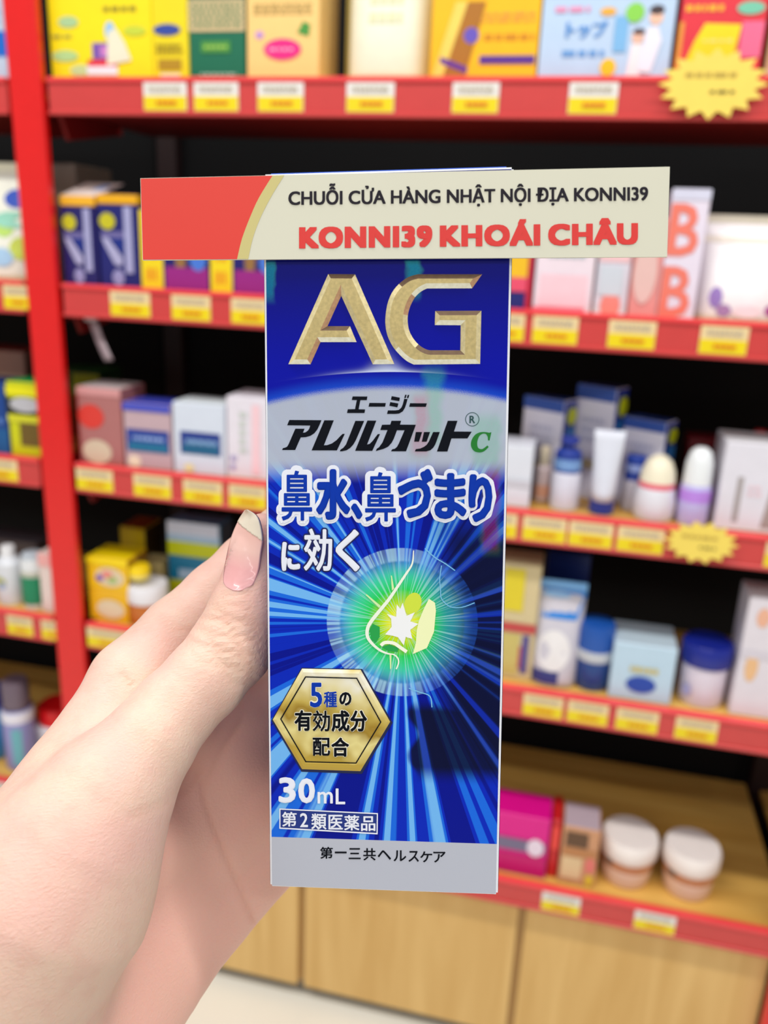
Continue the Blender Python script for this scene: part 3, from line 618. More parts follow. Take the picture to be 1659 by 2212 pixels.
def frame(name, o, x, y, z):
    e = empty(name)
    w = [RC.T @ v for v in (x, y, z)]; p = cam2w(o)
    m = Matrix.Identity(4)
    for i in range(3):
        m[i][0], m[i][1], m[i][2], m[i][3] = w[0][i], w[1][i], w[2][i], p[i]
    e.matrix_world = m
    return e
BOX = frame('medicine_box', BO, ex, ny, up)
tag(BOX, 'blue carton with embossed gold letters AG, held upright in the hand', 'box')
def bp(px, py, O=BO, X=ex, Z=up, N=ny):
    """pixels -> x,z on the front face (m)"""
    px, py = np.broadcast_arrays(np.asarray(px, float), np.asarray(py, float))
    d = np.stack([(px - PX) / F, (py - PY) / F, np.ones_like(px)], -1)
    t = (O @ N) / (d @ N)
    q = d * t[..., None] - O
    return np.stack([q @ X, q @ Z], -1)
HB = float(np.linalg.norm(Q[3] - Q[0]))

# ---- node expressions for the printed front
class NX:
    def __init__(s, nt): s.nt = nt
    def n(s, t): return s.nt.nodes.new(t)
    def m(s, op, *a, clamp=False):
        q = s.n('ShaderNodeMath'); q.operation = op; q.use_clamp = clamp
        for i, v in enumerate(a):
            if isinstance(v, (int, float, np.floating)): q.inputs[i].default_value = float(v)
            else: s.nt.links.new(v, q.inputs[i])
        return q.outputs[0]
    def add(s, *a):
        r = a[0]
        for v in a[1:]: r = s.m('ADD', r, v)
        return r
    def mul(s, *a):
        r = a[0]
        for v in a[1:]: r = s.m('MULTIPLY', r, v)
        return r
    def sub(s, a, b): return s.m('SUBTRACT', a, b)
    def inv(s, a): return s.m('SUBTRACT', 1.0, a)
    def step(s, v, a, b):                      # smooth 0..1 while v runs a..b
        q = s.n('ShaderNodeMapRange'); q.interpolation_type = 'SMOOTHSTEP'
        s.nt.links.new(v, q.inputs[0]) if not isinstance(v, (int, float)) else None
        if b < a:
            q.inputs[1].default_value = b; q.inputs[2].default_value = a; q.inputs[3].default_value = 1; q.inputs[4].default_value = 0
        else:
            q.inputs[1].default_value = a; q.inputs[2].default_value = b; q.inputs[3].default_value = 0; q.inputs[4].default_value = 1
        return q.outputs[0]
    def mix(s, f, a, b):
        q = s.n('ShaderNodeMix'); q.data_type = 'RGBA'
        for i, v in ((0, f), (6, a), (7, b)):
            if isinstance(v, (int, float)): q.inputs[i].default_value = v
            elif isinstance(v, tuple): q.inputs[i].default_value = v
            else: s.nt.links.new(v, q.inputs[i])
        return q.outputs[2]
    def noise(s, x, y, z, scale, detail=2.0):
        c = s.n('ShaderNodeCombineXYZ')
        for i, v in enumerate((x, y, z)):
            if isinstance(v, (int, float)): c.inputs[i].default_value = v
            else: s.nt.links.new(v, c.inputs[i])
        q = s.n('ShaderNodeTexNoise'); q.inputs['Scale'].default_value = scale; q.inputs['Detail'].default_value = detail
        s.nt.links.new(c.outputs[0], q.inputs['Vector'])
        return q.outputs['Fac']
    def ramp(s, f, stops, const=False):
        q = s.n('ShaderNodeValToRGB'); cr = q.color_ramp
        if const: cr.interpolation = 'CONSTANT'
        while len(cr.elements) < len(stops): cr.elements.new(.5)
        for e, (p, c) in zip(cr.elements, stops): e.position = p; e.color = c
        s.nt.links.new(f, q.inputs[0])
        return q.outputs['Color']
def mm(px, py):
    v = bp(px, py) * 1000
    return float(v[0]), float(v[1])
def front_print():
    mt = bpy.data.materials.new('printed_front'); mt.use_nodes = True
    nt = mt.node_tree; b = nt.nodes['Principled BSDF']; g = NX(nt)
    tc = g.n('ShaderNodeTexCoord'); sp = g.n('ShaderNodeSeparateXYZ'); nt.links.new(tc.outputs['Object'], sp.inputs[0])
    x = g.mul(sp.outputs[0], 1000.0); z = g.mul(sp.outputs[2], 1000.0)
    cx, cz = mm(868, 1345)
    dx, dz = g.sub(x, cx), g.sub(z, cz)
    r = g.m('SQRT', g.add(g.mul(dx, dx), g.mul(dz, dz), 1e-4))
    ux, uz = g.m('DIVIDE', dx, r), g.m('DIVIDE', dz, r)
    # --- radial streaks
    n1 = g.noise(ux, uz, 0.0, 6.0, 0.0); n2 = g.noise(ux, uz, 3.3, 14.0, 0.0); n3 = g.noise(ux, uz, 7.1, 30.0, 0.0)
    v = g.add(g.mul(n1, .34), g.mul(n2, .46), g.mul(n3, .20))
    deep, blue, mid, pale = lin((3, 18, 140)), lin((6, 40, 184)), lin((26, 104, 222)), lin((112, 180, 240))
    rays = g.ramp(v, [(.0, deep), (.44, deep), (.45, blue), (.52, blue), (.53, mid), (.575, mid), (.585, pale), (1, pale)])
    # darker head silhouette on the right, with thin streaks
    navy = g.ramp(n2, [(.0, lin((3, 8, 26))), (.53, lin((5, 12, 38))), (.57, lin((8, 20, 90))), (.64, lin((12, 40, 160)))])
    xr0 = mm(905, 1400)[0]; xr1 = mm(1000, 1400)[0]
    dark = g.step(g.add(x, g.mul(g.noise(x, z, 1.0, .16, 1.0), 4.0)), xr0 + 2.0, xr1 + 2.0)
    dark = g.mul(dark, g.step(z, mm(900, 1688)[1], mm(900, 1640)[1]), g.step(z, mm(900, 1060)[1], mm(900, 1190)[1]))
    chin = g.mul(g.step(g.add(x, g.mul(g.m('SINE', g.mul(z, .75)), .9)), mm(884, 1580)[0], mm(898, 1580)[0]), g.step(z, mm(0, 1672)[1], mm(0, 1630)[1]), g.step(z, mm(0, 1490)[1], mm(0, 1520)[1]))
    dk = g.m('MAXIMUM', g.mul(dark, .92), g.mul(chin, .93))
    col = g.mix(dk, rays, navy)
    # --- glowing disc
    R = 14.1
    disc = g.ramp(g.m('DIVIDE', r, R), [(.0, lin((250, 250, 180))), (.16, lin((232, 236, 10))), (.32, lin((150, 214, 20))), (.45, lin((40, 206, 84))), (.64, lin((60, 206, 160))), (.84, lin((96, 190, 214))), (1, lin((120, 190, 230)))])
    shade = g.mul(g.step(x, mm(870, 0)[0], mm(960, 0)[0]), g.step(r, 5.0, 9.0))
    disc = g.mix(g.mul(shade, .62), disc, lin((14, 84, 150)))
    disc = g.mix(g.mul(g.step(g.noise(ux, uz, 5.0, 30.0, 0.0), .52, .64), .5), disc, lin((170, 226, 226)))
    col = g.mix(g.mul(g.step(r, R + .15, R - .15), g.step(r, R * 1.02, R * .45), .55), col, disc)
    col = g.mix(g.step(r, R * .95, R * .55), col, disc)
    ring = g.mul(g.step(r, R * .80, R * .84), g.step(r, R * 1.0, R * .985))
    blk = g.ramp(g.noise(ux, uz, 9.0, 24.0, 0.0), [(.0, (0.12,) * 3 + (1,)), (.46, (.2,) * 3 + (1,)), (.5, (.55,) * 3 + (1,)), (1, (.85,) * 3 + (1,))])
    side = g.step(x, mm(1010, 0)[0], mm(830, 0)[0])
    col = g.mix(g.mul(ring, blk, g.add(.35, g.mul(side, .6))), col, g.mix(side, lin((40, 110, 240)), lin((176, 222, 240))))
    # --- silver field with curved top edge, navy head zone above it
    x0, z0 = mm(835, 838); zl = mm(577, 872)[1]
    curv = (z0 - zl) / (mm(577, 872)[0] - x0) ** 2
    xx = g.sub(x, x0); arc = g.sub(z0, g.mul(g.mul(xx, xx), curv))
    silver = lin((176, 184, 200))
    below = g.sub(arc, z)
    fade = g.step(z, mm(830, 1046)[1], mm(830, 988)[1])
    col = g.mix(g.mul(fade, .96), col, silver)
    head = g.ramp(g.step(z, mm(0, 562)[1], mm(0, 830)[1]), [(0, lin((2, 6, 118))), (1, lin((4, 14, 160)))])
    head = g.mix(g.mul(g.step(below, -3.0, .0), .6), head, lin((24, 90, 220)))
    speck = g.mul(g.sub(g.noise(x, z, 0.0, 9.0, 0.0), .5), 1.1)
    col = g.mix(g.step(g.add(below, speck), .75, -.75), col, head)
    # --- bright flare line under the letters
    fx, fz = mm(832, 803); fe = mm(650, 817)
    cv = (fz - fe[1]) / (fe[0] - fx) ** 2
    q = g.sub(x, fx); fd = g.sub(z, g.sub(fz, g.mul(g.mul(q, q), cv)))
    fall = g.m('EXPONENT', g.mul(g.mul(q, q), -.016))
    peak = g.m('EXPONENT', g.mul(g.mul(q, q), -.16))
    wid = g.add(.25, g.mul(peak, 1.1))
    fl_ = g.mul(g.step(fd, -.12, .05), g.m('EXPONENT', g.mul(g.m('DIVIDE', g.m('MAXIMUM', fd, 0.0), wid), -1.0)), fall)
    col = g.mix(fl_, col, lin((214, 226, 248)))
    # --- silver foot
    zf = (mm(583.6, 1804.7)[1] + mm(1076.4, 1825)[1]) / 2
    col = g.mix(g.step(z, zf + .05, zf - .05), col, lin((182, 186, 198)))
    nt.links.new(col, b.inputs['Base Color'])
    b.inputs['Roughness'].default_value = .32; b.inputs['Specular IOR Level'].default_value = .14
    b.inputs['Coat Weight'].default_value = .0; b.inputs['Coat Roughness'].default_value = .25
    # holographic foil: rainbow reflections painted in as fixed patches of tinted gloss
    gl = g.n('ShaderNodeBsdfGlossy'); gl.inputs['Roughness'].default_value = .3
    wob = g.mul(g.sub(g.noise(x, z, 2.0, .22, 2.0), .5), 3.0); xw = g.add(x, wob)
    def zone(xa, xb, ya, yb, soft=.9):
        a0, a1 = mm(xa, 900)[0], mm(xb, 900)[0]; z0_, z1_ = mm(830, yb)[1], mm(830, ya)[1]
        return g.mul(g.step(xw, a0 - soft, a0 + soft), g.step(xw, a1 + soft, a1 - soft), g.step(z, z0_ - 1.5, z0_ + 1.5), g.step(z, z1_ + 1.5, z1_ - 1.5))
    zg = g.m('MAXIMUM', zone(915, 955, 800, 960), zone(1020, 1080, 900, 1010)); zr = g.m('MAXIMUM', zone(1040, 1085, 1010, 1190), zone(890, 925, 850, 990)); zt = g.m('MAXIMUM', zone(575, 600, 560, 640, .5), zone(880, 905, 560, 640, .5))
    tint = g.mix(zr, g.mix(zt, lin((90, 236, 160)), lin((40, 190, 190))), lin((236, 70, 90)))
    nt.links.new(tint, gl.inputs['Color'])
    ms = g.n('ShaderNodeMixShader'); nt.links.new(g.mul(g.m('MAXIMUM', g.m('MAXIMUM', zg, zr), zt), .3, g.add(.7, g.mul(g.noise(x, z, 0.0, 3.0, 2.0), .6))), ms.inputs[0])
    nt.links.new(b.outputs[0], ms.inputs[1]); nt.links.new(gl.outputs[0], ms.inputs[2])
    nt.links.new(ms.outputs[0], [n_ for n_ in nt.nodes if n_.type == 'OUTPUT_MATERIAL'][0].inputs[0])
    # fine foil grain
    fo = g.noise(x, z, 0.0, 5.5, 1.0)
    bm_ = g.n('ShaderNodeBump'); bm_.inputs['Strength'].default_value = .04; bm_.inputs['Distance'].default_value = .0002
    nt.links.new(fo, bm_.inputs['Height']); nt.links.new(bm_.outputs[0], b.inputs['Normal'])
    return mt

# carton body: corners as traced, 32 mm deep
cor = bp([c[0] for c in BOXPX], [c[1] for c in BOXPX])      # TL TR BR BL
bm = bmesh.new()
fv = [bm.verts.new((c[0], 0, c[1])) for c in cor]; bv = [bm.verts.new((c[0], BD, c[1])) for c in cor]
bm.faces.new(fv); bm.faces.new(bv[::-1])
for i in range(4): bm.faces.new((fv[i], bv[i], bv[(i + 1) % 4], fv[(i + 1) % 4]))
bmesh.ops.recalc_face_normals(bm, faces=bm.faces)
bmesh.ops.bevel(bm, geom=list(bm.edges), offset=.00035, segments=2, affect='EDGES')
me = bpy.data.meshes.new('carton_body'); bm.to_mesh(me); bm.free(); me.materials.append(mat((236, 238, 244), .4, key='board'))
o = bpy.data.objects.new('carton_body', me); COL.objects.link(o); o.parent = BOX
def inset(pts, t):
    c = pts.mean(0); out = []
    for p in pts: out.append((p[0] - t * np.sign(p[0] - c[0]), p[1] - t * np.sign(p[1] - c[1])))
    return np.array(out)
fp = inset(cor, .00042)
v = [(p[0], -.00012, p[1]) for p in fp] + [(p[0], .0001, p[1]) for p in fp]
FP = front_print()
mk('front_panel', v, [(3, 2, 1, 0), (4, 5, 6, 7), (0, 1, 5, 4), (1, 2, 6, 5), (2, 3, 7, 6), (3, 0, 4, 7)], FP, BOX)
M_SIDE = mat((14, 40, 150), .35, key='boxside'); M_SIDEW = mat((190, 193, 204), .35, key='boxfoot')
hL = float(cor[0][1]); hz = .0105
for sx, c0, c1 in ((-1, cor[3], cor[0]), (1, cor[2], cor[1])):    # printed sides and back
    X = lambda z, c0=c0, c1=c1: c0[0] + (c1[0] - c0[0]) * (z - c0[1]) / (c1[1] - c0[1])
    for nm, za, zb, mt_ in (('side_print', hz, c1[1] - .0005, M_SIDE), ('side_foot', c0[1] + .0005, hz, M_SIDEW)):
        v = [(X(z) + sx * .00008, y, z) for z in (za, zb) for y in (.0005, BD - .0005)]
        mk(nm, v, [(0, 1, 3, 2)] if sx < 0 else [(2, 3, 1, 0)], mt_, BOX)
v = [(cor[3][0] + .0006, BD + .00008, hz), (cor[2][0] - .0006, BD + .00008, hz), (cor[1][0] - .0006, BD + .00008, hL - .001), (cor[0][0] + .0006, BD + .00008, hL - .001)]
mk('back_print', v, [(0, 1, 2, 3)], M_SIDE, BOX)
tz = max(cor[0][1], cor[1][1])
v = [(cor[0][0] + .0012, .0012, cor[0][1] + .0001), (cor[1][0] - .0012, .0012, cor[1][1] + .0001), (cor[1][0] - .0012, BD - .002, cor[1][1] + .0001), (cor[0][0] + .0012, BD - .002, cor[0][1] + .0001)]
mk('tuck_flap', v + [(a, b_, c + .0003) for a, b_, c in v], [(3, 2, 1, 0), (4, 5, 6, 7), (0, 1, 5, 4), (1, 2, 6, 5), (2, 3, 7, 6), (3, 0, 4, 7)], mat((40, 90, 200), .4, key='flap'), BOX)

THIN = {'鼻': .25, '種': .5, '効': .62, '配': .7}
def flat(name, polys, mt, lift, par=BOX, mapper=bp):
    """printed shapes from pixel polygons, lying on the front face"""
    V, Fc = [], []
    for k, pg in enumerate(polys):
        q = mapper([p[0] for p in pg], [p[1] for p in pg]); s = len(V)
        V += [(a, -lift, c) for a, c in q]
        for t in tessellate_polygon([[Vector((a, c, 0)) for a, c in q]]):
            t = [i + s for i in t]
            A, B, C_ = (np.array(V[i]) for i in t)
            if np.cross(B - A, C_ - A)[1] > 0: t = t[::-1]
            Fc.append(t)
    return mk(name, V, Fc, mt, par)
def glyphs(name, items, mt, lift, bold=0.0, n=10, par=BOX, mapper=bp, res=3, shear=0.0):
    """characters fitted to pixel boxes (x0,y0,x1,y1); bold thickens the strokes by so many pixels"""
    V, Fc, k = [], [], 0
    offs = [(0.0, 0.0)] + ([(bold * math.cos(a), bold * math.sin(a)) for a in np.linspace(0, 2 * math.pi, n + 1)[:-1]] if bold else [])
    if bold > 2.4: offs += [(bold * .55 * math.cos(a), bold * .55 * math.sin(a)) for a in np.linspace(0, 2 * math.pi, 7)[:-1]]
    offs0 = offs
    for ch, x0, y0, x1, y1 in items:
        if ch in THIN and bold < 5:
            offs = [(0.0, 0.0)] + [(bold * THIN[ch] * math.cos(a), bold * THIN[ch] * math.sin(a)) for a in np.linspace(0, 2 * math.pi, 9)[:-1]]
        else: offs = offs0
        tv, tf = text_geo(ch, res); lo, hi = tv.min(0), tv.max(0); q = (tv - lo) / np.maximum(hi - lo, 1e-6)
        bx = x0 + bold + (x1 - x0 - 2 * bold) * q[:, 0] + shear * (q[:, 1] - .5) * (y1 - y0); by = y1 - bold - (y1 - y0 - 2 * bold) * q[:, 1]
        for i, (ox, oy) in enumerate(offs):
            p = mapper(bx + ox, by + oy); s = len(V)
            V += [(a, -lift - 4e-6 * i, c) for a, c in p]
            Fc += [tuple(j + s for j in t) for t in tf]
    return mk(name, V, Fc, mt, par)
def cr(sc, ox, oy, pts): return [(ox + a / sc, oy + b / sc) for a, b in pts]
A_ = lambda pts: cr(6.9125, 600, 840, pts)
B_ = lambda pts: cr(6.381, 820, 840, pts)
INK = mat((8, 12, 22), .4, key='ink', spec=.12); PAPERW = mat((232, 236, 248), .35, key='inkwhite'); BLUEI = mat((8, 54, 168), .4, key='inkblue', spec=.12)

# gold embossed letters
def gold_mat(key, c, rough=.3, metal=1.0):
    mt = bpy.data.materials.new('gold_' + key); mt.use_nodes = True
    nt = mt.node_tree; b = nt.nodes['Principled BSDF']
    tc = nt.nodes.new('ShaderNodeTexCoord'); nz = nt.nodes.new('ShaderNodeTexNoise'); nz.inputs['Scale'].default_value = 1500; nz.inputs['Detail'].default_value = 4
    nt.links.new(tc.outputs['Object'], nz.inputs['Vector'])
    rp = nt.nodes.new('ShaderNodeValToRGB')
    c = np.array(lin(c)[:3])
    rp.color_ramp.elements[0].position = .3; rp.color_ramp.elements[0].color = tuple(c * .82) + (1,)
    rp.color_ramp.elements[1].position = .75; rp.color_ramp.elements[1].color = tuple(np.minimum(c * 1.12, 1)) + (1,)
    nt.links.new(nz.outputs['Fac'], rp.inputs['Fac']); nt.links.new(rp.outputs['Color'], b.inputs['Base Color'])
    b.inputs['Metallic'].default_value = metal; b.inputs['Roughness'].default_value = rough
    return mt
GOLD = gold_mat('letter', (200, 180, 122), .36, .35)
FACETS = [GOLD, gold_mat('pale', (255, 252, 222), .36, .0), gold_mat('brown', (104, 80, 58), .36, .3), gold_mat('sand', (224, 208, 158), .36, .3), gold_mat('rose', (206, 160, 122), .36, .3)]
def embossed(name, poly, t, depth):
    q = bp([p[0] for p in poly], [p[1] for p in poly])
    bm = bmesh.new()
    vs = [bm.verts.new((a, -.00014, c)) for a, c in q]
    f = bm.faces.new(vs); f.normal_update()
    if f.normal.y > 0: bmesh.ops.reverse_faces(bm, faces=[f]); f.normal_update()
    bmesh.ops.inset_individual(bm, faces=[f], thickness=t, depth=depth, use_even_offset=True)
    top = [x for x in bm.faces if len(x.verts) > 4]
    bmesh.ops.triangulate(bm, faces=top)
    bm.normal_update()
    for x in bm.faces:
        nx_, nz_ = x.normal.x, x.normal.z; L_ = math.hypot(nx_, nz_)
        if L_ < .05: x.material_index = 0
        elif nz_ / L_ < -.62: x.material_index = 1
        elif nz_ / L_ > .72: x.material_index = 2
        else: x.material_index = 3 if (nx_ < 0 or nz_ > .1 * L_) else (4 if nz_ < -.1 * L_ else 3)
    me = bpy.data.meshes.new(name); bm.to_mesh(me); bm.free()
    for fm in FACETS: me.materials.append(fm)
    o = bpy.data.objects.new(name, me); COL.objects.link(o); o.parent = BOX; o['label'] = 'bevelled gold letter ' + name[-1].upper()
    return o
embossed('embossed_letter_a', cr(6.9125, 600, 580, [(755, 85), (1155, 88), (1741, 1428), (1420, 1432), (950, 410), (745, 862), (1080, 862), (1178, 1100), (640, 1100), (492, 1430), (160, 1430)]), .00082, .00042)
def arcpts(pts, n=3):                         # Catmull-Rom smoothing of a traced run
    out = []; P = [np.array(p, float) for p in pts]
    for i in range(len(P) - 1):
        p0, p1, p2, p3 = P[max(i - 1, 0)], P[i], P[i + 1], P[min(i + 2, len(P) - 1)]
        for k in range(n):
            t = k / n
            out.append(tuple(.5 * (2 * p1 + (p2 - p0) * t + (2 * p0 - 5 * p1 + 4 * p2 - p3) * t * t + (3 * p1 - p0 - 3 * p2 + p3) * t ** 3)))
    return out + [tuple(P[-1])]
Gi = arcpts([(780, 300), (690, 345), (600, 430), (530, 560), (492, 700), (492, 830), (520, 950), (590, 1070), (680, 1160), (770, 1210), (830, 1222)])
Go = arcpts([(580, 1435), (480, 1385), (380, 1300), (270, 1170), (190, 1010), (158, 850), (158, 720), (185, 540), (250, 370), (360, 230), (500, 130), (640, 88)])
embossed('embossed_letter_g', cr(6.9125, 810, 580, [(1600, 88), (1450, 298)] + Gi + [(1275, 1222), (1280, 848), (893, 846), (900, 635), (1588, 632), (1570, 1425)] + Go), .00082, .00042)

# slanted katakana product name (traced)
flat('small_katakana', [A_([(1120, 113), (1340, 115), (1330, 168), (1235, 168), (1208, 305), (1306, 307), (1296, 360), (1036, 360), (1047, 305), (1155, 303), (1182, 168), (1107, 165)]),
    A_([(1370, 210), (1615, 212), (1604, 266), (1357, 266)]), B_([(168, 100), (280, 122), (272, 170), (157, 150)]), B_([(148, 182), (260, 202), (245, 255), (135, 232)]),
    B_([(340, 138), (386, 140), (370, 200), (350, 260), (320, 310), (270, 340), (220, 345), (103, 345), (115, 297), (220, 297), (265, 290), (300, 260), (320, 215)]),
    B_([(352, 82), (373, 82), (362, 127), (340, 127)]), B_([(388, 84), (410, 84), (398, 128), (376, 128)]), B_([(420, 198), (652, 200), (637, 248), (408, 247)])], INK, .00016)
KA = B_([(165, 440), (298, 440), (280, 493), (500, 495), (365, 860), (158, 860), (175, 832), (210, 825), (240, 800), (265, 755), (345, 570), (240, 570), (195, 690), (165, 745), (120, 795), (60, 825)]) + A_([(1465, 928), (1478, 895), (1515, 870), (1565, 800)]) + B_([(110, 567), (10, 567), (35, 495), (148, 493)])
flat('large_katakana', [A_([(175, 465), (655, 468), (615, 560), (590, 610), (550, 660), (490, 700), (420, 720), (345, 724), (262, 912), (66, 912), (80, 885), (110, 878), (140, 865), (160, 835), (265, 595), (402, 595), (378, 655), (410, 652), (445, 630), (470, 600), (488, 547), (143, 543)]),
    A_([(697, 470), (838, 470), (690, 843), (740, 840), (810, 815), (880, 765), (935, 705), (970, 672), (1002, 672), (885, 918), (508, 918)]),
    A_([(1160, 478), (1292, 478), (1165, 770), (1130, 830), (1085, 880), (1030, 915), (970, 930), (928, 932), (940, 905), (980, 880), (1020, 830), (1045, 770)]),
    A_([(1340, 473), (1472, 475), (1335, 830), (1375, 820), (1420, 775), (1460, 720), (1495, 675), (1528, 675), (1412, 925), (1157, 924)]), KA,
    B_([(500, 595), (587, 595), (543, 727), (477, 727)]), B_([(612, 595), (696, 595), (648, 728), (582, 728)]),
    B_([(738, 595), (830, 595), (770, 760), (740, 810), (700, 845), (640, 862), (487, 862), (500, 830), (560, 822), (610, 800), (650, 770), (680, 725)]),
    B_([(940, 440), (1073, 440), (1025, 588), (1270, 590), (1210, 682), (990, 682), (935, 863), (790, 863)])], INK, .00016)
o = flat('letter_c', [B_(arcpts([(1540, 598), (1515, 710)], 1) + [(1495, 710)] + arcpts([(1490, 660), (1465, 622), (1420, 618), (1375, 650), (1350, 710), (1345, 770), (1360, 815), (1395, 830), (1430, 822), (1485, 780)]) + [(1503, 800)] + arcpts([(1460, 845), (1420, 868), (1370, 875), (1310, 860), (1270, 815), (1258, 755), (1275, 690), (1320, 630), (1380, 600), (1450, 595), (1510, 605)]))], mat((16, 118, 34), .35, key='sheengreen'), .00016)
o['label'] = 'green italic letter C'  # the green is the foil's rainbow reflection, painted onto the letter
rc = [(1277 + 97 * math.cos(t), 420 + 97 * math.sin(t)) for t in np.linspace(0, 2 * math.pi, 41)]
ri = [(1277 + 88 * math.cos(t), 420 + 88 * math.sin(t)) for t in np.linspace(0, 2 * math.pi, 41)]
flat('registered_ring', [B_([rc[i], rc[i + 1], ri[i + 1], ri[i]]) for i in range(40)], mat((20, 70, 70), .35, key='teal'), .00016)
glyphs('registered_letter', [('R',) + B_([(1238, 370)])[0] + B_([(1316, 473)])[0]], mat((20, 70, 70), .35, key='teal'), .00016, .5, 6)

# headline in blue with a white outline
def G2(sc, ox, oy, rows): return [(c, ox + a / sc, oy + b / sc, ox + c_ / sc, oy + d / sc) for c, a, b, c_, d in rows]
HEADL = G2(2.9625, 560, 780, [('鼻', 135, 690, 350, 1030), ('水', 365, 690, 584, 1015), ('、', 588, 908, 662, 1012), ('鼻', 668, 700, 885, 1035), ('づ', 886, 688, 1112, 1005), ('ま', 1120, 715, 1327, 1010), ('り', 1338, 723, 1492, 1030)])
def grow(it, e): return [(c, a - e, b - e, c_ + e, d + e) for c, a, b, c_, d in it]
glyphs('headline_outline', grow(HEADL, 8.5), PAPERW, .00017, 10.6, 22, res=2)
glyphs('headline', HEADL, BLUEI, .00030, 4.5, 16)
SUB = G2(2.9625, 560, 780, [('に', 143, 1155, 264, 1342), ('効', 283, 1066, 472, 1347), ('く', 490, 1075, 645, 1346)])
glyphs('subline_outline', grow(SUB, 2.0), mat((8, 20, 90), .35, key='inknavy'), .00017, 5.6, 16, res=2)
glyphs('subline', SUB, PAPERW, .00027, 2.9, 10)

# hexagon badge
hx = [(589.7, 1553.8), (652.8, 1443.7), (779.4, 1446.4), (842.9, 1558.5), (778.7, 1665), (652.8, 1660.7)]
hi_ = [(606, 1552), (660, 1460), (771.6, 1463), (824, 1558.5), (770, 1648), (660.6, 1645)]
hc = np.mean(hx, 0)
sh_ = [tuple(hc + (np.array(p) - hc) * 1.035 + (1, 2)) for p in hx]
flat('badge_shadow_print', [sh_], mat((10, 22, 70), .4, key='inkshadow'), .00016)
def badge_mat():
    mt = bpy.data.materials.new('gold_badge'); mt.use_nodes = True
    nt = mt.node_tree; b = nt.nodes['Principled BSDF']; g = NX(nt)
    tc = g.n('ShaderNodeTexCoord'); sp = g.n('ShaderNodeSeparateXYZ'); nt.links.new(tc.outputs['Object'], sp.inputs[0])
    x = g.mul(sp.outputs[0], 1000.0); z = g.mul(sp.outputs[2], 1000.0)
    z0, z1 = mm(716, 1662)[1], mm(716, 1446)[1]
    t = g.m('DIVIDE', g.sub(z, z0), z1 - z0)
    t = g.add(t, g.mul(g.sub(g.noise(x, z, 0, .3, 1.0), .5), .35), g.mul(x, .012))
    c = g.ramp(t, [(.0, lin((196, 166, 66))), (.2, lin((240, 226, 150))), (.38, lin((168, 134, 40))), (.5, lin((206, 180, 84))), (.66, lin((238, 224, 160))), (.84, lin((250, 246, 226))), (1, lin((226, 206, 124)))])  # gold gradient; the near-white stop paints in glare near the top
    nt.links.new(c, b.inputs['Base Color']); b.inputs['Roughness'].default_value = .35; b.inputs['Metallic'].default_value = .25
    return mt
BADGE = badge_mat()
q = bp([p[0] for p in hx], [p[1] for p in hx]); q2 = bp([p[0] for p in hi_], [p[1] for p in hi_])
V = [(a, -.00018, c) for a, c in q] + [(a, -.00034, c) for a, c in (q * .55 + q2 * .45)] + [(a, -.00034, c) for a, c in (q * .12 + q2 * .88)] + [(a, -.00028, c) for a, c in q2]
Fc = [(k * 6 + i, k * 6 + (i + 1) % 6, k * 6 + 6 + (i + 1) % 6, k * 6 + 6 + i) for k in range(3) for i in range(6)] + [tuple(range(18, 24))]
badge = mk('hexagon_badge', V, Fc, BADGE, BOX); badge['label'] = 'gold hexagon badge with a bevelled rim'
flat('badge_line', [[hi_[i], hi_[(i + 1) % 6], tuple(hc + (np.array(hi_[(i + 1) % 6]) - hc) * .975), tuple(hc + (np.array(hi_[i]) - hc) * .975)] for i in range(6)], INK, .00036, badge)
b1 = G2(2.9625, 560, 1200, [('5', 328, 808, 406, 967), ('種', 413, 862, 502, 968)])
b2 = G2(2.9625, 560, 1200, [('の', 514, 868, 592, 956), ('有', 228, 983, 338, 1117), ('効', 343, 983, 457, 1122), ('成', 464, 985, 580, 1122), ('分', 583, 985, 692, 1122), ('配', 343, 1158, 457, 1277), ('合', 463, 1158, 577, 1282)])
glyphs('badge_text_halo', grow(b1 + b2, 1.2), mat((250, 246, 226), .4, key='halo'), .00037, 3.4, 12, par=badge, res=2)
glyphs('badge_text', b1, BLUEI, .00047, 1.5, 8, par=badge); glyphs('badge_text', b2, INK, .00047, 1.3, 8, par=badge)

# volume, class box, maker
V30 = G2(2.9625, 560, 1640, [('3', 125, 112, 236, 278), ('0', 250, 118, 358, 280)]); VML = G2(2.9625, 560, 1640, [('m', 374, 205, 472, 281), ('L', 490, 184, 551, 286)])
glyphs('volume_figures', V30, PAPERW, .00018, 2.7, 12); glyphs('volume_unit', VML, PAPERW, .00018, .8, 6)
fr = cr(2.9625, 560, 1640, [(130, 312), (760, 342), (758, 478), (130, 442)]); fi = cr(2.9625, 560, 1640, [(137, 320), (753, 349), (751, 469), (137, 434)])
flat('class_field', [fr], mat((14, 44, 130), .35, key='inkfield'), .00016)
flat('class_frame', [[fr[i], fr[(i + 1) % 4], fi[(i + 1) % 4], fi[i]] for i in range(4)], PAPERW, .00019)
glyphs('class_lettering', G2(2.9625, 560, 1640, [('第', 146, 333, 241, 428), ('2', 262, 341, 313, 432), ('類', 334, 344, 432, 447), ('医', 444, 352, 536, 447), ('薬', 544, 354, 642, 453), ('品', 652, 361, 744, 457)]), PAPERW, .00020, .7, 6)
glyphs('maker_lettering', G2(2.9625, 560, 1640, [('第', 390, 558, 472, 634), ('一', 484, 588, 560, 600), ('三', 573, 566, 650, 637), ('共', 666, 566, 747, 645), ('ヘ', 758, 580, 844, 641), ('ル', 860, 580, 941, 650), ('ス', 955, 584, 1022, 654), ('ケ', 1030, 587, 1107, 657), ('ア', 1114, 589, 1192, 658)]), INK, .00016, .55, 6)

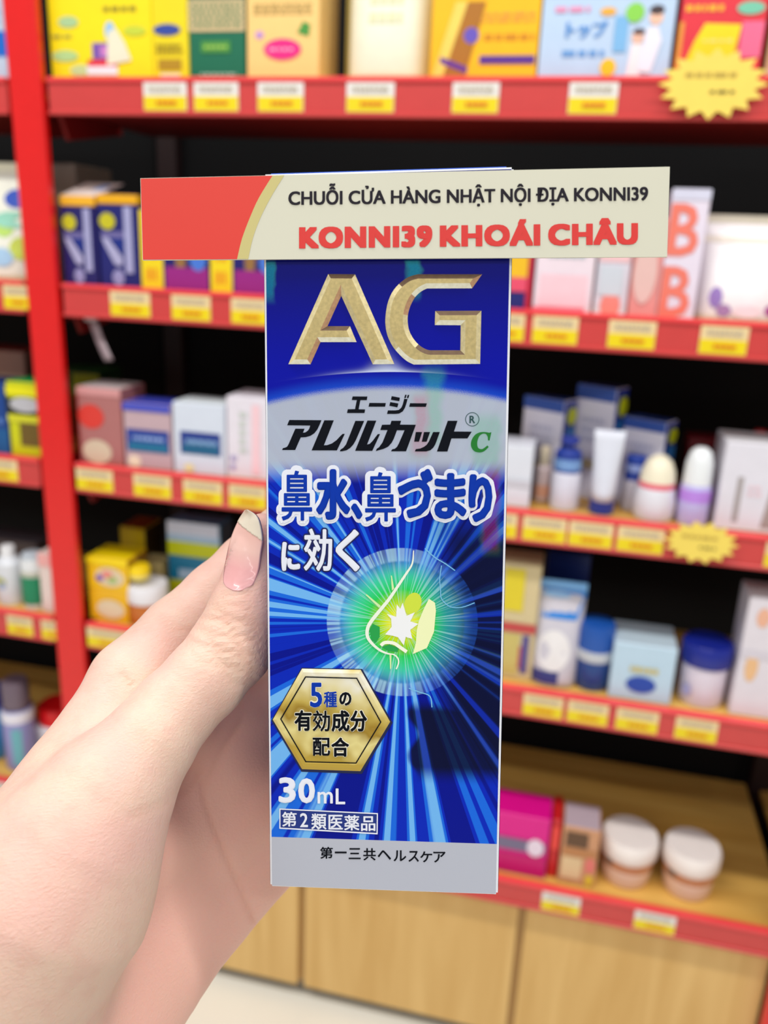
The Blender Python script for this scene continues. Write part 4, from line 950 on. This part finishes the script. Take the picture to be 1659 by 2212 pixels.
# nose emblem
N_ = lambda pts: cr(4.608, 690, 1180, pts)
def ribbon(pts, w):
    P = [np.array(p, float) for p in arcpts(pts, 4)]; L, Rr = [], []
    for i, p in enumerate(P):
        t = P[min(i + 1, len(P) - 1)] - P[max(i - 1, 0)]; t /= np.linalg.norm(t); nrm = np.array([-t[1], t[0]])
        ww = (w if not callable(w) else w(i / (len(P) - 1))) / 2
        L.append(tuple(p + nrm * ww)); Rr.append(tuple(p - nrm * ww))
    return [N_([L[i], L[i + 1], Rr[i + 1], Rr[i]]) for i in range(len(P) - 1)]
flat('emblem_capsule', [N_([(930 + 95 * math.cos(t) * .9 - 60 * math.sin(t) * .3, 570 + 110 * math.sin(t)) for t in np.linspace(0, 2 * math.pi, 25)[:-1]])], mat((206, 224, 60), .4, key='lime'), .00016)
flat('emblem_fan', [N_([(1090, 520), (1150, 560), (1160, 640), (1140, 850), (1070, 1010), (930, 1070), (960, 960), (970, 830), (990, 740), (1040, 620)])], mat((240, 246, 190), .4, key='cream'), .00017)
flat('emblem_nostril_field', [N_([(500, 830), (530, 770), (600, 800), (600, 900), (560, 960), (520, 930)]), N_([(620, 1000), (700, 975), (790, 1010), (780, 1050), (680, 1040)])], mat((24, 160, 70), .4, key='green'), .00017)
flat('emblem_star', [N_([(770, 575), (805, 620), (830, 560), (868, 690), (950, 655), (905, 745), (985, 770), (905, 830), (925, 920), (860, 900), (840, 985), (785, 905), (740, 890), (655, 875), (720, 800), (715, 720), (670, 670), (765, 700)])], mat((240, 242, 244), .4, key='star'), .00019)
flat('emblem_nose_line', ribbon([(938, 40), (925, 170), (865, 270), (765, 420), (690, 530), (600, 640), (520, 740), (482, 810), (478, 890), (520, 960), (600, 1030), (680, 1065), (740, 1075), (780, 1110), (788, 1160), (765, 1220)], lambda t: 10 + 26 * math.sin(math.pi * min(1, t * 1.25)) ** 1.0 if t < .8 else 14), mat((236, 244, 226), .4, key='noseline'), .00020)
flat('emblem_nostril_line', ribbon([(612, 985), (655, 955), (740, 962), (800, 1000), (870, 1048)], 34), mat((246, 248, 226), .4, key='noseline2'), .00021)
flat('emblem_face_line', ribbon([(1215, 190), (1198, 320), (1206, 430), (1216, 520), (1300, 598), (1420, 605), (1545, 560)], 9) + ribbon([(1050, 20), (1150, 110), (1250, 170), (1350, 240)], 10) + ribbon([(890, 1410), (1000, 1450), (1100, 1490), (1120, 1600)], 10), mat((120, 190, 230), .4, key='faceline'), .00018)
flat('emblem_glints', [N_([(712, 290), (722, 290), (745, 420), (722, 440)]), N_([(462, 484), (470, 474), (612, 592), (596, 612)]), N_([(698, 1075), (718, 1075), (716, 1210), (704, 1225)])], mat((206, 236, 170), .4, key='glint'), .00019)

# ------------------------------------------------------------------ paper banner fixed across the carton
BANPX = [(303, 385), (1447, 360), (1441, 555), (308, 562)]
K = quad_pose(BANPX)
kc = (K[0] + K[2]) / 2
bx_ = (K[1] - K[0]) + (K[2] - K[3]); bx_ /= np.linalg.norm(bx_)
# lies flat on the carton face: same plane, a hair in front of it
off = -.0011
BN = frame('paper_banner', BO + ny * off, ex, ny, up)
tag(BN, 'cream and red paper banner with red lettering, fixed across the top of the blue carton', 'banner')
bo2 = BO + ny * off
bpn = lambda px, py: bp(px, py, O=bo2)
q = bpn([p[0] for p in BANPX], [p[1] for p in BANPX])
n = 24
V, Fc = [], []
for j in (0, 1):
    for i in range(n + 1):
        t = i / n
        p = (q[0] * (1 - t) + q[1] * t) if j == 0 else (q[3] * (1 - t) + q[2] * t)
        V.append((p[0], 0.0, p[1]))
m_ = len(V); V += [(a, .0005, c) for a, b_, c in V]
for i in range(n):
    Fc += [(i, n + 1 + i, n + 2 + i, i + 1), (m_ + i + 1, m_ + n + 2 + i, m_ + n + 1 + i, m_ + i), (i, i + 1, m_ + i + 1, m_ + i), (n + 1 + i, m_ + n + 1 + i, m_ + n + 2 + i, n + 2 + i)]
Fc += [(0, m_, m_ + n + 1, n + 1), (n, 2 * n + 1, m_ + 2 * n + 1, m_ + n)]
mk('card', V, Fc, mat((218, 216, 196), .5, key='card', noise=.02), BN)
cv1 = [(640, 379), (600, 420), (566, 480), (545, 530), (533, 561)]
K1 = lambda pts: cr(2.592, 0, 300, pts)
e1 = arcpts(K1([(1526, 206), (1450, 330), (1400, 440), (1355, 560), (1328, 672)]), 4)     # red edge
e2 = arcpts(K1([(1592, 204), (1515, 330), (1455, 450), (1415, 560), (1390, 673)]), 4)     # gold edge
flat('red_field', [[(304, 386)] + [(e1[0][0], e1[0][1])] + e1[1:-1] + [(e1[-1][0], 560)] + [(309, 561)]], mat((228, 58, 44), .42, key='red', noise=.02), .00003, BN, bpn)
flat('gold_stripe', [e1 + e2[::-1]], mat((206, 194, 126), .45, key='stripe', noise=.02), .00004, BN, bpn)
def bline(name, s, x0, x1, yb0, yb1, capy, mt, bold):
    """one line of lettering between two columns, on a sloping baseline, capital height in pixels"""
    hv, _ = text_geo('H'); H = hv[:, 1].max()
    tv, tf = text_geo(s, 4, 1.0 if bold < 2 else 1.13); lo, hi = tv[:, 0].min(), tv[:, 0].max()
    u = (tv[:, 0] - lo) / (hi - lo)
    X0, X1 = x0 + bold, x1 - bold
    gx = X0 + (X1 - X0) * u; gy = yb0 + (yb1 - yb0) * u - bold * .62 - (capy - 1.24 * bold) * tv[:, 1] / H
    bx2, by2 = bold, bold * .62                 # thickened with a square pen so that corners stay crisp
    offs = [(0, 0)] + [(bx2 * a, by2 * c) for a in (-1, -.5, 0, .5, 1) for c in (-1, 0, 1) if (a, c) != (0, 0)]
    V, Fc = [], []
    for i, (ox, oy) in enumerate(offs):
        p = bpn(gx + ox, gy + oy); k = len(V)
        V += [(a, -.00005 - 2e-6 * i, c) for a, c in p]; Fc += [tuple(j + k for j in t) for t in tf]
    return mk(name, V, Fc, mt, BN)
bline('shop_line', 'CHUỖI CỬA HÀNG NHẬT NỘI ĐỊA KONNI39', 623, 1400, 443, 433, 29, mat((40, 36, 44), .5, key='bink', spec=.12), 1.1)
RD = mat((222, 50, 44), .5, key='bred')
for wd, x0, x1 in (('KONNI39', 646, 934), ('KHOÁI', 950, 1167), ('CHÂU', 1184, 1378)):
    yb = lambda x: 537 + (528 - 537) * (x - 646) / (1378 - 646)
    bline('place_lettering', wd, x0, x1, yb(x0), yb(x1), 46, RD, 4.0)
# ------------------------------------------------------------------ the left hand, one continuous skin grown from bones
def P4(px, py, d, r): return np.r_[pxd(px, py, d / 1000.0), r / 1000.0]
THUMB = [P4(*a) for a in ((568, 1158, 168, 4.6), (563, 1195, 168, 5.9), (556, 1250, 168, 6.8), (534, 1320, 167, 7.5), (500, 1398, 166, 8.1), (440, 1470, 163, 7.8), (376, 1535, 160, 7.9), (321, 1606, 156, 8.6), (240, 1708, 152, 10.4))]
THENAR = [P4(*a) for a in ((240, 1708, 152, 10.4), (185, 1800, 150, 13.6), (112, 1925, 149, 17.6), (10, 2060, 149, 19), (-80, 2210, 150, 20))]
FOREDIR = np.array([-.42, .74, -.50]); FOREDIR /= np.linalg.norm(FOREDIR)
INDEX = [P4(*a) for a in ((172, 1707, 162, 11), (232, 1600, 167, 10.3), (290, 1477, 174, 9.3), (387, 1372, 182, 8.4), (470, 1290, 187, 7.7), (540, 1223, 191, 7.5), (612, 1158, 194, 7.0), (700, 1118, 195, 6.6), (780, 1085, 194.5, 5.6))]
MIDDLE = [P4(*a) for a in ((270, 1830, 178, 11), (380, 1720, 186, 9.6), (480, 1600, 192, 9.0), (640, 1480, 200, 8.2), (760, 1420, 200.5, 7.6), (850, 1380, 199, 7.0), (925, 1350, 198, 5.8))]
RING = [P4(*a) for a in ((370, 1920, 184, 10.5), (450, 1830, 189, 9.2), (530, 1740, 195, 8.4), (680, 1640, 203, 7.8), (790, 1590, 203.5, 7.2), (870, 1560, 202, 6.6), (930, 1540, 201, 5.5))]
LITTLE = [P4(*a) for a in ((478, 1932, 189, 9), (525, 1893, 192, 8.0), (563, 1868, 195, 7.5), (680, 1785, 202, 6.8), (770, 1745, 204, 6.2), (830, 1720, 203.5, 5.8), (880, 1700, 203, 4.8))]
wr = pxd(15, 2235, .158)
PALM = [
    [P4(-60, 2030, 153, 15), P4(60, 1860, 157, 12.5), P4(172, 1707, 162, 11)],
    [P4(10, 2130, 160, 16), P4(150, 1970, 169, 13), P4(270, 1830, 178, 11)],
    [P4(50, 2220, 164, 16), P4(220, 2060, 174, 13), P4(370, 1920, 184, 10.5)],
    [P4(90, 2370, 166, 19), P4(262, 2122, 178, 15.5), P4(342, 2044, 182, 13.5), P4(420, 1985, 186, 10.5), P4(478, 1932, 189, 9)],
    [P4(400, 1560, 184, 8.5), P4(455, 1640, 189, 8.5), P4(510, 1750, 192.5, 8.2), P4(540, 1850, 193.5, 7.6)],
    [P4(500, 1530, 192, 8.2), P4(540, 1650, 196, 8), P4(570, 1780, 197, 7.5)],
    [P4(230, 1860, 170, 9), P4(330, 1800, 178, 8), P4(420, 1800, 184, 7)],
]
FORE = []
for c0, r0 in ((P4(-70, 2190, 151, 19), .021), (P4(80, 2340, 166, 19), .021)):
    FORE.append([c0] + [np.r_[c0[:3] * (1 - t) + (wr + (c0[:3] - wr) * .75) * t + FOREDIR * s, r] for s, t, r in ((.035, .6, .020), (.10, 1, .024), (.20, 1, .031), (.28, 1, .034))])
def seg(p, a, b):
    ab = b[:3] - a[:3]; t = np.clip(((p - a[:3]) @ ab) / (ab @ ab), 0, 1)
    return np.linalg.norm(p - a[:3] - t[:, None] * ab, axis=1) - (a[3] + (b[3] - a[3]) * t)
def chain(p, c, k=.0015):
    d = None
    for a, b in zip(c[:-1], c[1:]):
        e = seg(p, a, b); d = e if d is None else smin(d, e, k)
    return d
def smin(a, b, k):
    h = np.maximum(k - np.abs(a - b), 0) / k
    return np.minimum(a, b) - h * h * k * .25
def boxdist(p):
    q = p - BO; c = np.array([0, BD / 2, HB / 2])
    l = np.stack([q @ ex, q @ ny, q @ up], 1) - c
    e = np.abs(l) - np.array([BW / 2 - .0009, BD / 2, HB / 2])
    return np.linalg.norm(np.maximum(e, 0), axis=1) + np.minimum(e.max(1), 0)
def hand_sdf(p):
    palm = None
    for c in PALM:
        e = chain(p, c, .003); palm = e if palm is None else smin(palm, e, .008)
    th = chain(p, THENAR, .004)
    fo = smin(chain(p, FORE[0], .004), chain(p, FORE[1], .004), .014)
    palm = smin(palm, fo, .012)
    base = smin(palm, th, .006)
    d = smin(base, chain(p, THUMB), .004)
    for f in (INDEX, MIDDLE, RING, LITTLE):
        d = np.minimum(d, smin(base, chain(p, f), .005))
    bd = boxdist(p)
    return np.maximum(d, .0003 - bd)
def grow_skin(h=.00095, blk=6):
    allp = np.array([q for c in [THUMB, THENAR, INDEX, MIDDLE, RING, LITTLE] + PALM + FORE for q in c])
    lo = (allp[:, :3] - allp[:, 3:]).min(0) - .006; hi = (allp[:, :3] + allp[:, 3:]).max(0) + .006
    nb = np.ceil((hi - lo) / (h * blk)).astype(int)
    N = nb * blk + 1
    ctr = np.stack(np.meshgrid(*[np.arange(k) for k in nb], indexing='ij'), -1).reshape(-1, 3)
    dc = np.concatenate([hand_sdf(c_) for c_ in np.array_split(lo + (ctr + .5) * h * blk, 20)])
    rad = h * blk * .87 * 1.35 + .001
    Fd = np.full(N, 1.0, np.float32)
    for sgn in (dc < -rad,):
        for b_ in ctr[sgn]:
            i, j, k = b_ * blk; Fd[i:i + blk + 1, j:j + blk + 1, k:k + blk + 1] = -1.0
    near = ctr[np.abs(dc) <= rad]
    loc = np.stack(np.meshgrid(*[np.arange(blk + 1)] * 3, indexing='ij'), -1).reshape(-1, 3)
    for grp in np.array_split(near, max(1, len(near) // 400)):
        idx = (grp[:, None, :] * blk + loc[None]).reshape(-1, 3)
        Fd[idx[:, 0], idx[:, 1], idx[:, 2]] = hand_sdf(lo + idx * h)
    ins = Fd < 0
    cnt = np.zeros(N - 1, np.int8)
    for a in (0, 1):
        for b_ in (0, 1):
            for c in (0, 1): cnt += ins[a:N[0] - 1 + a, b_:N[1] - 1 + b_, c:N[2] - 1 + c]
    cell = np.argwhere((cnt > 0) & (cnt < 8))
    cid = np.full(N - 1, -1, np.int32); cid[tuple(cell.T)] = np.arange(len(cell))
    cs = np.array([(a, b_, c) for a in (0, 1) for b_ in (0, 1) for c in (0, 1)])
    val = np.stack([Fd[tuple((cell + c).T)] for c in cs], 1).astype(float)
    acc = np.zeros((len(cell), 3)); num = np.zeros(len(cell))
    for i in range(8):
        for j in range(i + 1, 8):
            if np.abs(cs[i] - cs[j]).sum() == 1:
                va, vb = val[:, i], val[:, j]; mk_ = (va < 0) != (vb < 0)
                t = np.where(mk_, va / np.where(mk_, va - vb, 1), 0)
                acc += np.where(mk_[:, None], cs[i] + t[:, None] * (cs[j] - cs[i]), 0); num += mk_
    v = lo + (cell + acc / num[:, None]) * h
    quads = []
    for ax in range(3):
        s0 = [slice(1, None)] * 3; s1 = [slice(1, None)] * 3
        s0[ax] = slice(0, -1)
        o1, o2 = [i for i in range(3) if i != ax]
        e = np.argwhere(ins[tuple(slice(0, N[i] - 1) for i in range(3))] != ins[tuple(slice(1, None) if i == ax else slice(0, N[i] - 1) for i in range(3))])
        e = e[(e[:, o1] > 0) & (e[:, o2] > 0)]
        u1, u2 = np.eye(3, dtype=int)[o1], np.eye(3, dtype=int)[o2]
        q = np.stack([cid[tuple((e - a).T)] for a in (u1 + u2, u2, 0 * u1, u1)], 1)
        fl_ = ins[tuple(e.T)] ^ (ax == 1)
        q[~fl_] = q[~fl_][:, ::-1]
        quads.append(q)
    q = np.concatenate(quads); q = q[(q >= 0).all(1)]
    for _ in range(2):                                   # settle the vertices on the exact surface
        d0 = hand_sdf(v); e = 2e-4
        g = np.stack([hand_sdf(v + e * np.eye(3)[i]) - d0 for i in range(3)], 1) / e
        g /= np.maximum(np.linalg.norm(g, axis=1, keepdims=True), 1e-6)
        v = v - g * np.clip(d0, -h, h)[:, None]
    return v, q, g
HV, HQ, HN = grow_skin()
# camera space -> hand space (origin at the wrist)
HAND = empty('hand', tuple(cam2w(wr)))
tag(HAND, 'bare left hand reaching in to grip the blue carton between thumb and fingers', 'hand')
def hw(v): return (v - wr) @ RC                            # rows of RC are the camera axes in world space
me = bpy.data.meshes.new('skin')
W_ = hw(HV)
me.vertices.add(len(W_)); me.vertices.foreach_set('co', W_.ravel())
me.loops.add(HQ.size); me.loops.foreach_set('vertex_index', HQ.ravel().astype(np.int32))
me.polygons.add(len(HQ)); me.polygons.foreach_set('loop_start', np.arange(0, HQ.size, 4, dtype=np.int32))
me.update(calc_edges=True); me.shade_smooth()
# skin marks carried by the surface: joint wrinkles, creases, palm colour
upx = PX + F * HV[:, 0] / HV[:, 2]; upy = PY + F * HV[:, 1] / HV[:, 2]; UP = np.stack([upx, upy], 1)
def poly_d(pts):
    d = np.full(len(UP), 1e9)
    for a, b in zip(pts[:-1], pts[1:]):
        a, b = np.array(a, float), np.array(b, float); ab = b - a
        t = np.clip(((UP - a) @ ab) / (ab @ ab), 0, 1); d = np.minimum(d, np.linalg.norm(UP - a - t[:, None] * ab, axis=1))
    return d
front = HN[:, 2] < .1
dthumb = chain(HV, THUMB); dindex = chain(HV, INDEX)
isth = (dthumb < .0025) & front
ax_ = THUMB[3][:3] - THUMB[5][:3]; ax_ /= np.linalg.norm(ax_)
s_th = (HV - THUMB[4][:3]) @ ax_ * 1000
ipm = np.exp(-((s_th - 1.0) / 5.5) ** 2) * isth
cre = np.zeros(len(HV))
for pts, wdt, st, msk in (([(432, 1690), (448, 1750), (480, 1830), (520, 1920), (548, 1985)], 8, .55, ~isth), ([(262, 1455), (280, 1478), (305, 1490)], 8, .6, ~isth), ([(345, 1332), (385, 1358), (425, 1368)], 9, .45, ~isth),
                     ([(404, 1694), (358, 1735), (286, 1765)], 12, .3, front), ([(480, 1290), (500, 1284), (535, 1284), (550, 1262)], 7, .4, isth), ([(398, 1712), (420, 1690), (428, 1668)], 8, .6, front),
                     ([(440, 1700), (470, 1640), (520, 1560)], 9, .4, ~isth)):
    cre = np.maximum(cre, st * np.exp(-(poly_d(pts) / wdt) ** 2) * msk)
# thumb-back wrinkles: short arcs across the joint
for k, (s0, st) in enumerate(((-5.2, .5), (-3.2, .8), (-1.4, 1.0), (.6, .9), (2.6, 1.0), (4.6, .75), (6.6, .5))):
    side = np.einsum('ij,j->i', HV - THUMB[4][:3], np.array([.8, .35, .2])) * 1000
    wv = s_th - s0 + .018 * side ** 2 * (1 if s0 > 0 else -1) * .6 + .5 * np.sin(side * .9 + k * 2.1)
    cre = np.maximum(cre, .6 * st * np.exp(-(wv / .75) ** 2) * isth * np.exp(-(side / 8.0) ** 4))
dpalm = np.minimum.reduce([chain(HV, c) for c in PALM] + [chain(HV, f) for f in (MIDDLE, RING, LITTLE)])
dth2 = np.minimum(chain(HV, THENAR), np.minimum(dthumb, dindex))
pal = 1 / (1 + np.exp(-(dth2 - dpalm) * 1000 / 1.2)) * np.clip(HN @ np.array([.8, .1, -.5]) * 1.5 + .2, 0, 1)
tip = np.exp(-(np.linalg.norm(HV - THUMB[1][:3], axis=1) / .013) ** 2)
for nm, arr in (('crease', cre), ('palm', pal), ('tip', tip)):
    at = me.attributes.new(nm, 'FLOAT', 'POINT'); at.data.foreach_set('value', arr.astype(np.float32))
def skin_mat():
    mt = bpy.data.materials.new('skin'); mt.use_nodes = True
    nt = mt.node_tree; b = nt.nodes['Principled BSDF']; g = NX(nt)
    def attr(n):
        a = g.n('ShaderNodeAttribute'); a.attribute_name = n; return a.outputs['Fac']
    tc = g.n('ShaderNodeTexCoord')
    def tex(scale, detail=3.0, sc=None):
        q = g.n('ShaderNodeTexNoise'); q.inputs['Scale'].default_value = scale; q.inputs['Detail'].default_value = detail
        if sc:
            mp = g.n('ShaderNodeMapping'); mp.vector_type = 'TEXTURE'; mp.inputs['Scale'].default_value = tuple(1 / q__ for q__ in sc); mp.inputs['Rotation'].default_value = (0, -.42, .1)
            nt.links.new(tc.outputs['Object'], mp.inputs[0]); nt.links.new(mp.outputs[0], q.inputs['Vector'])
        else: nt.links.new(tc.outputs['Object'], q.inputs['Vector'])
        return q.outputs['Fac']
    cr_, pa, ti = attr('crease'), attr('palm'), attr('tip')
    col = g.mix(g.step(tex(55, 2.0), .35, .65), lin((222, 190, 170)), lin((222, 180, 166)))
    col = g.mix(g.mul(g.step(tex(260, 3.0), .45, .7), .35), col, lin((216, 170, 154)))
    col = g.mix(g.mul(pa, .8), col, lin((240, 184, 168)))
    col = g.mix(g.mul(ti, .45), col, lin((240, 178, 166)))
    col = g.mix(g.mul(cr_, .35), col, lin((214, 150, 122)))
    nt.links.new(col, b.inputs['Base Color'])
    b.inputs['Subsurface Weight'].default_value = .35; b.inputs['Subsurface Radius'].default_value = (1.0, .35, .2); b.inputs['Subsurface Scale'].default_value = .004
    b.inputs['Roughness'].default_value = .48; b.inputs['Specular IOR Level'].default_value = .38
    lines = g.m('ABSOLUTE', g.sub(tex(1.0, 3.0, (170, 1400, 1400)), .5))
    fine = g.add(g.mul(tex(1400, 2.0), .5), g.mul(lines, 1.25), g.mul(cr_, -3.0))
    bu = g.n('ShaderNodeBump'); bu.inputs['Strength'].default_value = .45; bu.inputs['Distance'].default_value = .00035
    nt.links.new(fine, bu.inputs['Height']); nt.links.new(bu.outputs[0], b.inputs['Normal'])
    return mt
me.materials.append(skin_mat())
sk = bpy.data.objects.new('skin', me); COL.objects.link(sk); sk.parent = HAND

# thumb nail: curved plate with a pale free edge
def nail_mat(c, key):
    mt = mat(c, .22, 0, .35, key=key, noise=.03); return mt
def curve_at(pts, t):
    P = np.array(pts, float); s = np.r_[0, np.cumsum(np.linalg.norm(np.diff(P, axis=0), axis=1))]; s /= s[-1]
    return np.array([np.interp(t, s, P[:, i]) for i in range(2)])
LE = [(489, 1268), (482, 1254), (486, 1218), (497, 1167), (513, 1127), (529, 1102)]
RE = [(534, 1277), (546, 1262), (557, 1233), (562, 1195), (566, 1160), (556, 1118), (533, 1101)]
LE, RE = arcpts(LE, 5), arcpts([(532, 1270)] + RE[1:], 5)
nu, nv = 30, 70
grid = np.zeros((nv + 1, nu + 1, 3)); bul = np.zeros((nv + 1, nu + 1))
for j in range(nv + 1):
    t = j / nv; l, r_ = curve_at(LE, t), curve_at(RE, t)
    cl = pxd(555 + 10 * t, (l[1] + r_[1]) / 2, .168)
    for i in range(nu + 1):
        p = l + (r_ - l) * i / nu + np.array([0.0, 8.0 * math.sin(math.pi * i / nu) * (1 - t) ** 4])
        # round plate: turned away at the left edge, facing the lens at the right
        phi = math.radians(82 - 74 * i / nu)
        wdt = max(np.linalg.norm(r_ - l), 1.0)
        R_ = .0073
        dep = .1682 - R_ * math.cos(phi) - .0002 + .0012 * max(0, t - .82) / .18
        grid[j, i] = pxd(p[0], p[1], dep)
# the plate lies just above the skin
dd = grid[:, :, 2].copy()
rays = grid / grid[:, :, 2:]
for dstep in np.arange(.152, .1745, .0003)[::-1]:
    ins_ = (hand_sdf((rays * dstep).reshape(-1, 3)) < 0).reshape(dd.shape)
    hit = np.where(ins_, dstep, hit) if dstep < .174 else np.where(ins_, dstep, 1.0)
dd = np.minimum(dd, hit - .00025)
for _ in range(6):
    q_ = dd.copy(); q_[1:-1, 1:-1] = (dd[:-2, 1:-1] + dd[2:, 1:-1] + dd[1:-1, :-2] + dd[1:-1, 2:]) / 4
    q_[0, 1:-1] = (dd[0, :-2] + dd[0, 2:]) / 2; q_[-1] = dd[-2]; q_[1:-1, 0] = (dd[:-2, 0] + dd[2:, 0]) / 2; q_[1:-1, -1] = (dd[:-2, -1] + dd[2:, -1]) / 2
    dd = np.minimum(q_, hit - .00012)
grid = rays * dd[:, :, None]
V = [tuple(hw(grid[j, i])) for j in range(nv + 1) for i in range(nu + 1)]
bk = (RC.T @ np.array([.35, 0, .93])) * .0006
toward = (RC.T @ np.array([-.3, 0, -.95])) * .00012
def nail_part(name, keep, mt, label, lift):
    """closed plate from the grid cells that keep(j, i) selects"""
    cells = [(j, i) for j in range(nv) for i in range(nu) if keep(j, i)]
    row = nu + 1
    fr_ = [(j * row + i, (j + 1) * row + i, (j + 1) * row + i + 1, j * row + i + 1) for j, i in cells]
    ids = sorted({k for f in fr_ for k in f}); mp = {k: n_ for n_, k in enumerate(ids)}
    VV = [np.array(V[k]) + toward * lift for k in ids]; m0 = len(VV); VV = VV + [p + bk for p in VV]
    FF = [tuple(mp[k] for k in f) for f in fr_]
    ed = {}
    for f in FF:
        for a_, b__ in zip(f, f[1:] + f[:1]): ed[(a_, b__)] = 1
    rim = [(b__, a_, a_ + m0, b__ + m0) for a_, b__ in ed if (b__, a_) not in ed]
    FF = FF + [tuple(k + m0 for k in f[::-1]) for f in FF] + rim
    o = mk(name, VV, FF, mt, None, True); o['label'] = label
    return o
jb = lambda i: nv * (.83 - .25 * (i / nu))
def nail_bed():
    mt = bpy.data.materials.new('nail_bed'); mt.use_nodes = True
    nt = mt.node_tree; b = nt.nodes['Principled BSDF']; g = NX(nt)
    tc = g.n('ShaderNodeTexCoord'); sp = g.n('ShaderNodeSeparateXYZ'); nt.links.new(tc.outputs['Object'], sp.inputs[0])
    z0 = float(hw(pxd(510, 1275, .163))[2]); z1 = float(hw(pxd(530, 1130, .163))[2])
    t = g.m('DIVIDE', g.sub(sp.outputs[2], z0), z1 - z0)
    c = g.ramp(t, [(.0, lin((232, 172, 172))), (.35, lin((232, 170, 168))), (.62, lin((240, 196, 184))), (.85, lin((240, 190, 178))), (1, lin((238, 188, 176)))])
    nt.links.new(c, b.inputs['Base Color']); b.inputs['Roughness'].default_value = .2; b.inputs['Coat Weight'].default_value = .3
    return mt
nail = nail_part('thumb_nail', lambda j, i: True, nail_bed(), 'glossy pink thumb nail', 0.0); nail.parent = HAND
ntip = nail_part('nail_tip', lambda j, i: j + .5 > jb(i), nail_mat((240, 228, 206), 'nailtip'), 'pale free edge of the nail', 1.0); ntip.parent = nail
# nails of the four fingers behind the carton, on the side turned away from it
for c in (INDEX, MIDDLE, RING, LITTLE):
    a, b_ = c[-2], c[-1]; t = b_[:3] - a[:3]; t /= np.linalg.norm(t)
    nrm = ny - t * (ny @ t); nrm /= np.linalg.norm(nrm); sd = np.cross(t, nrm)
    VV, FF = [], []; R_ = (a[3] + b_[3]) / 2
    for lay in (0, 1):
        for j in range(9):
            for i in range(7):
                ph = math.radians(-48 + 16 * i); rr = R_ + .0003 - .0005 * lay
                VV.append(tuple(hw(a[:3] * .45 + b_[:3] * .55 + t * (-.004 + .0105 * j / 8 - .0018 * abs(i - 3) / 3 * (j / 8) ** 2) + (nrm * math.cos(ph) + sd * math.sin(ph)) * rr)))
    for j in range(8):
        for i in range(6):
            k = j * 7 + i; FF += [(k, k + 1, k + 8, k + 7), (63 + k, 63 + k + 7, 63 + k + 8, 63 + k + 1)]
    rim = [i for i in range(7)] + [j * 7 + 6 for j in range(1, 9)] + [56 + i for i in range(5, -1, -1)] + [j * 7 for j in range(7, 0, -1)]
    FF += [(rim[i], rim[(i + 1) % len(rim)], 63 + rim[(i + 1) % len(rim)], 63 + rim[i]) for i in range(len(rim))]
    o = mk('finger_nail', VV, FF, nail_mat((238, 190, 178), 'fnail'), HAND, True)
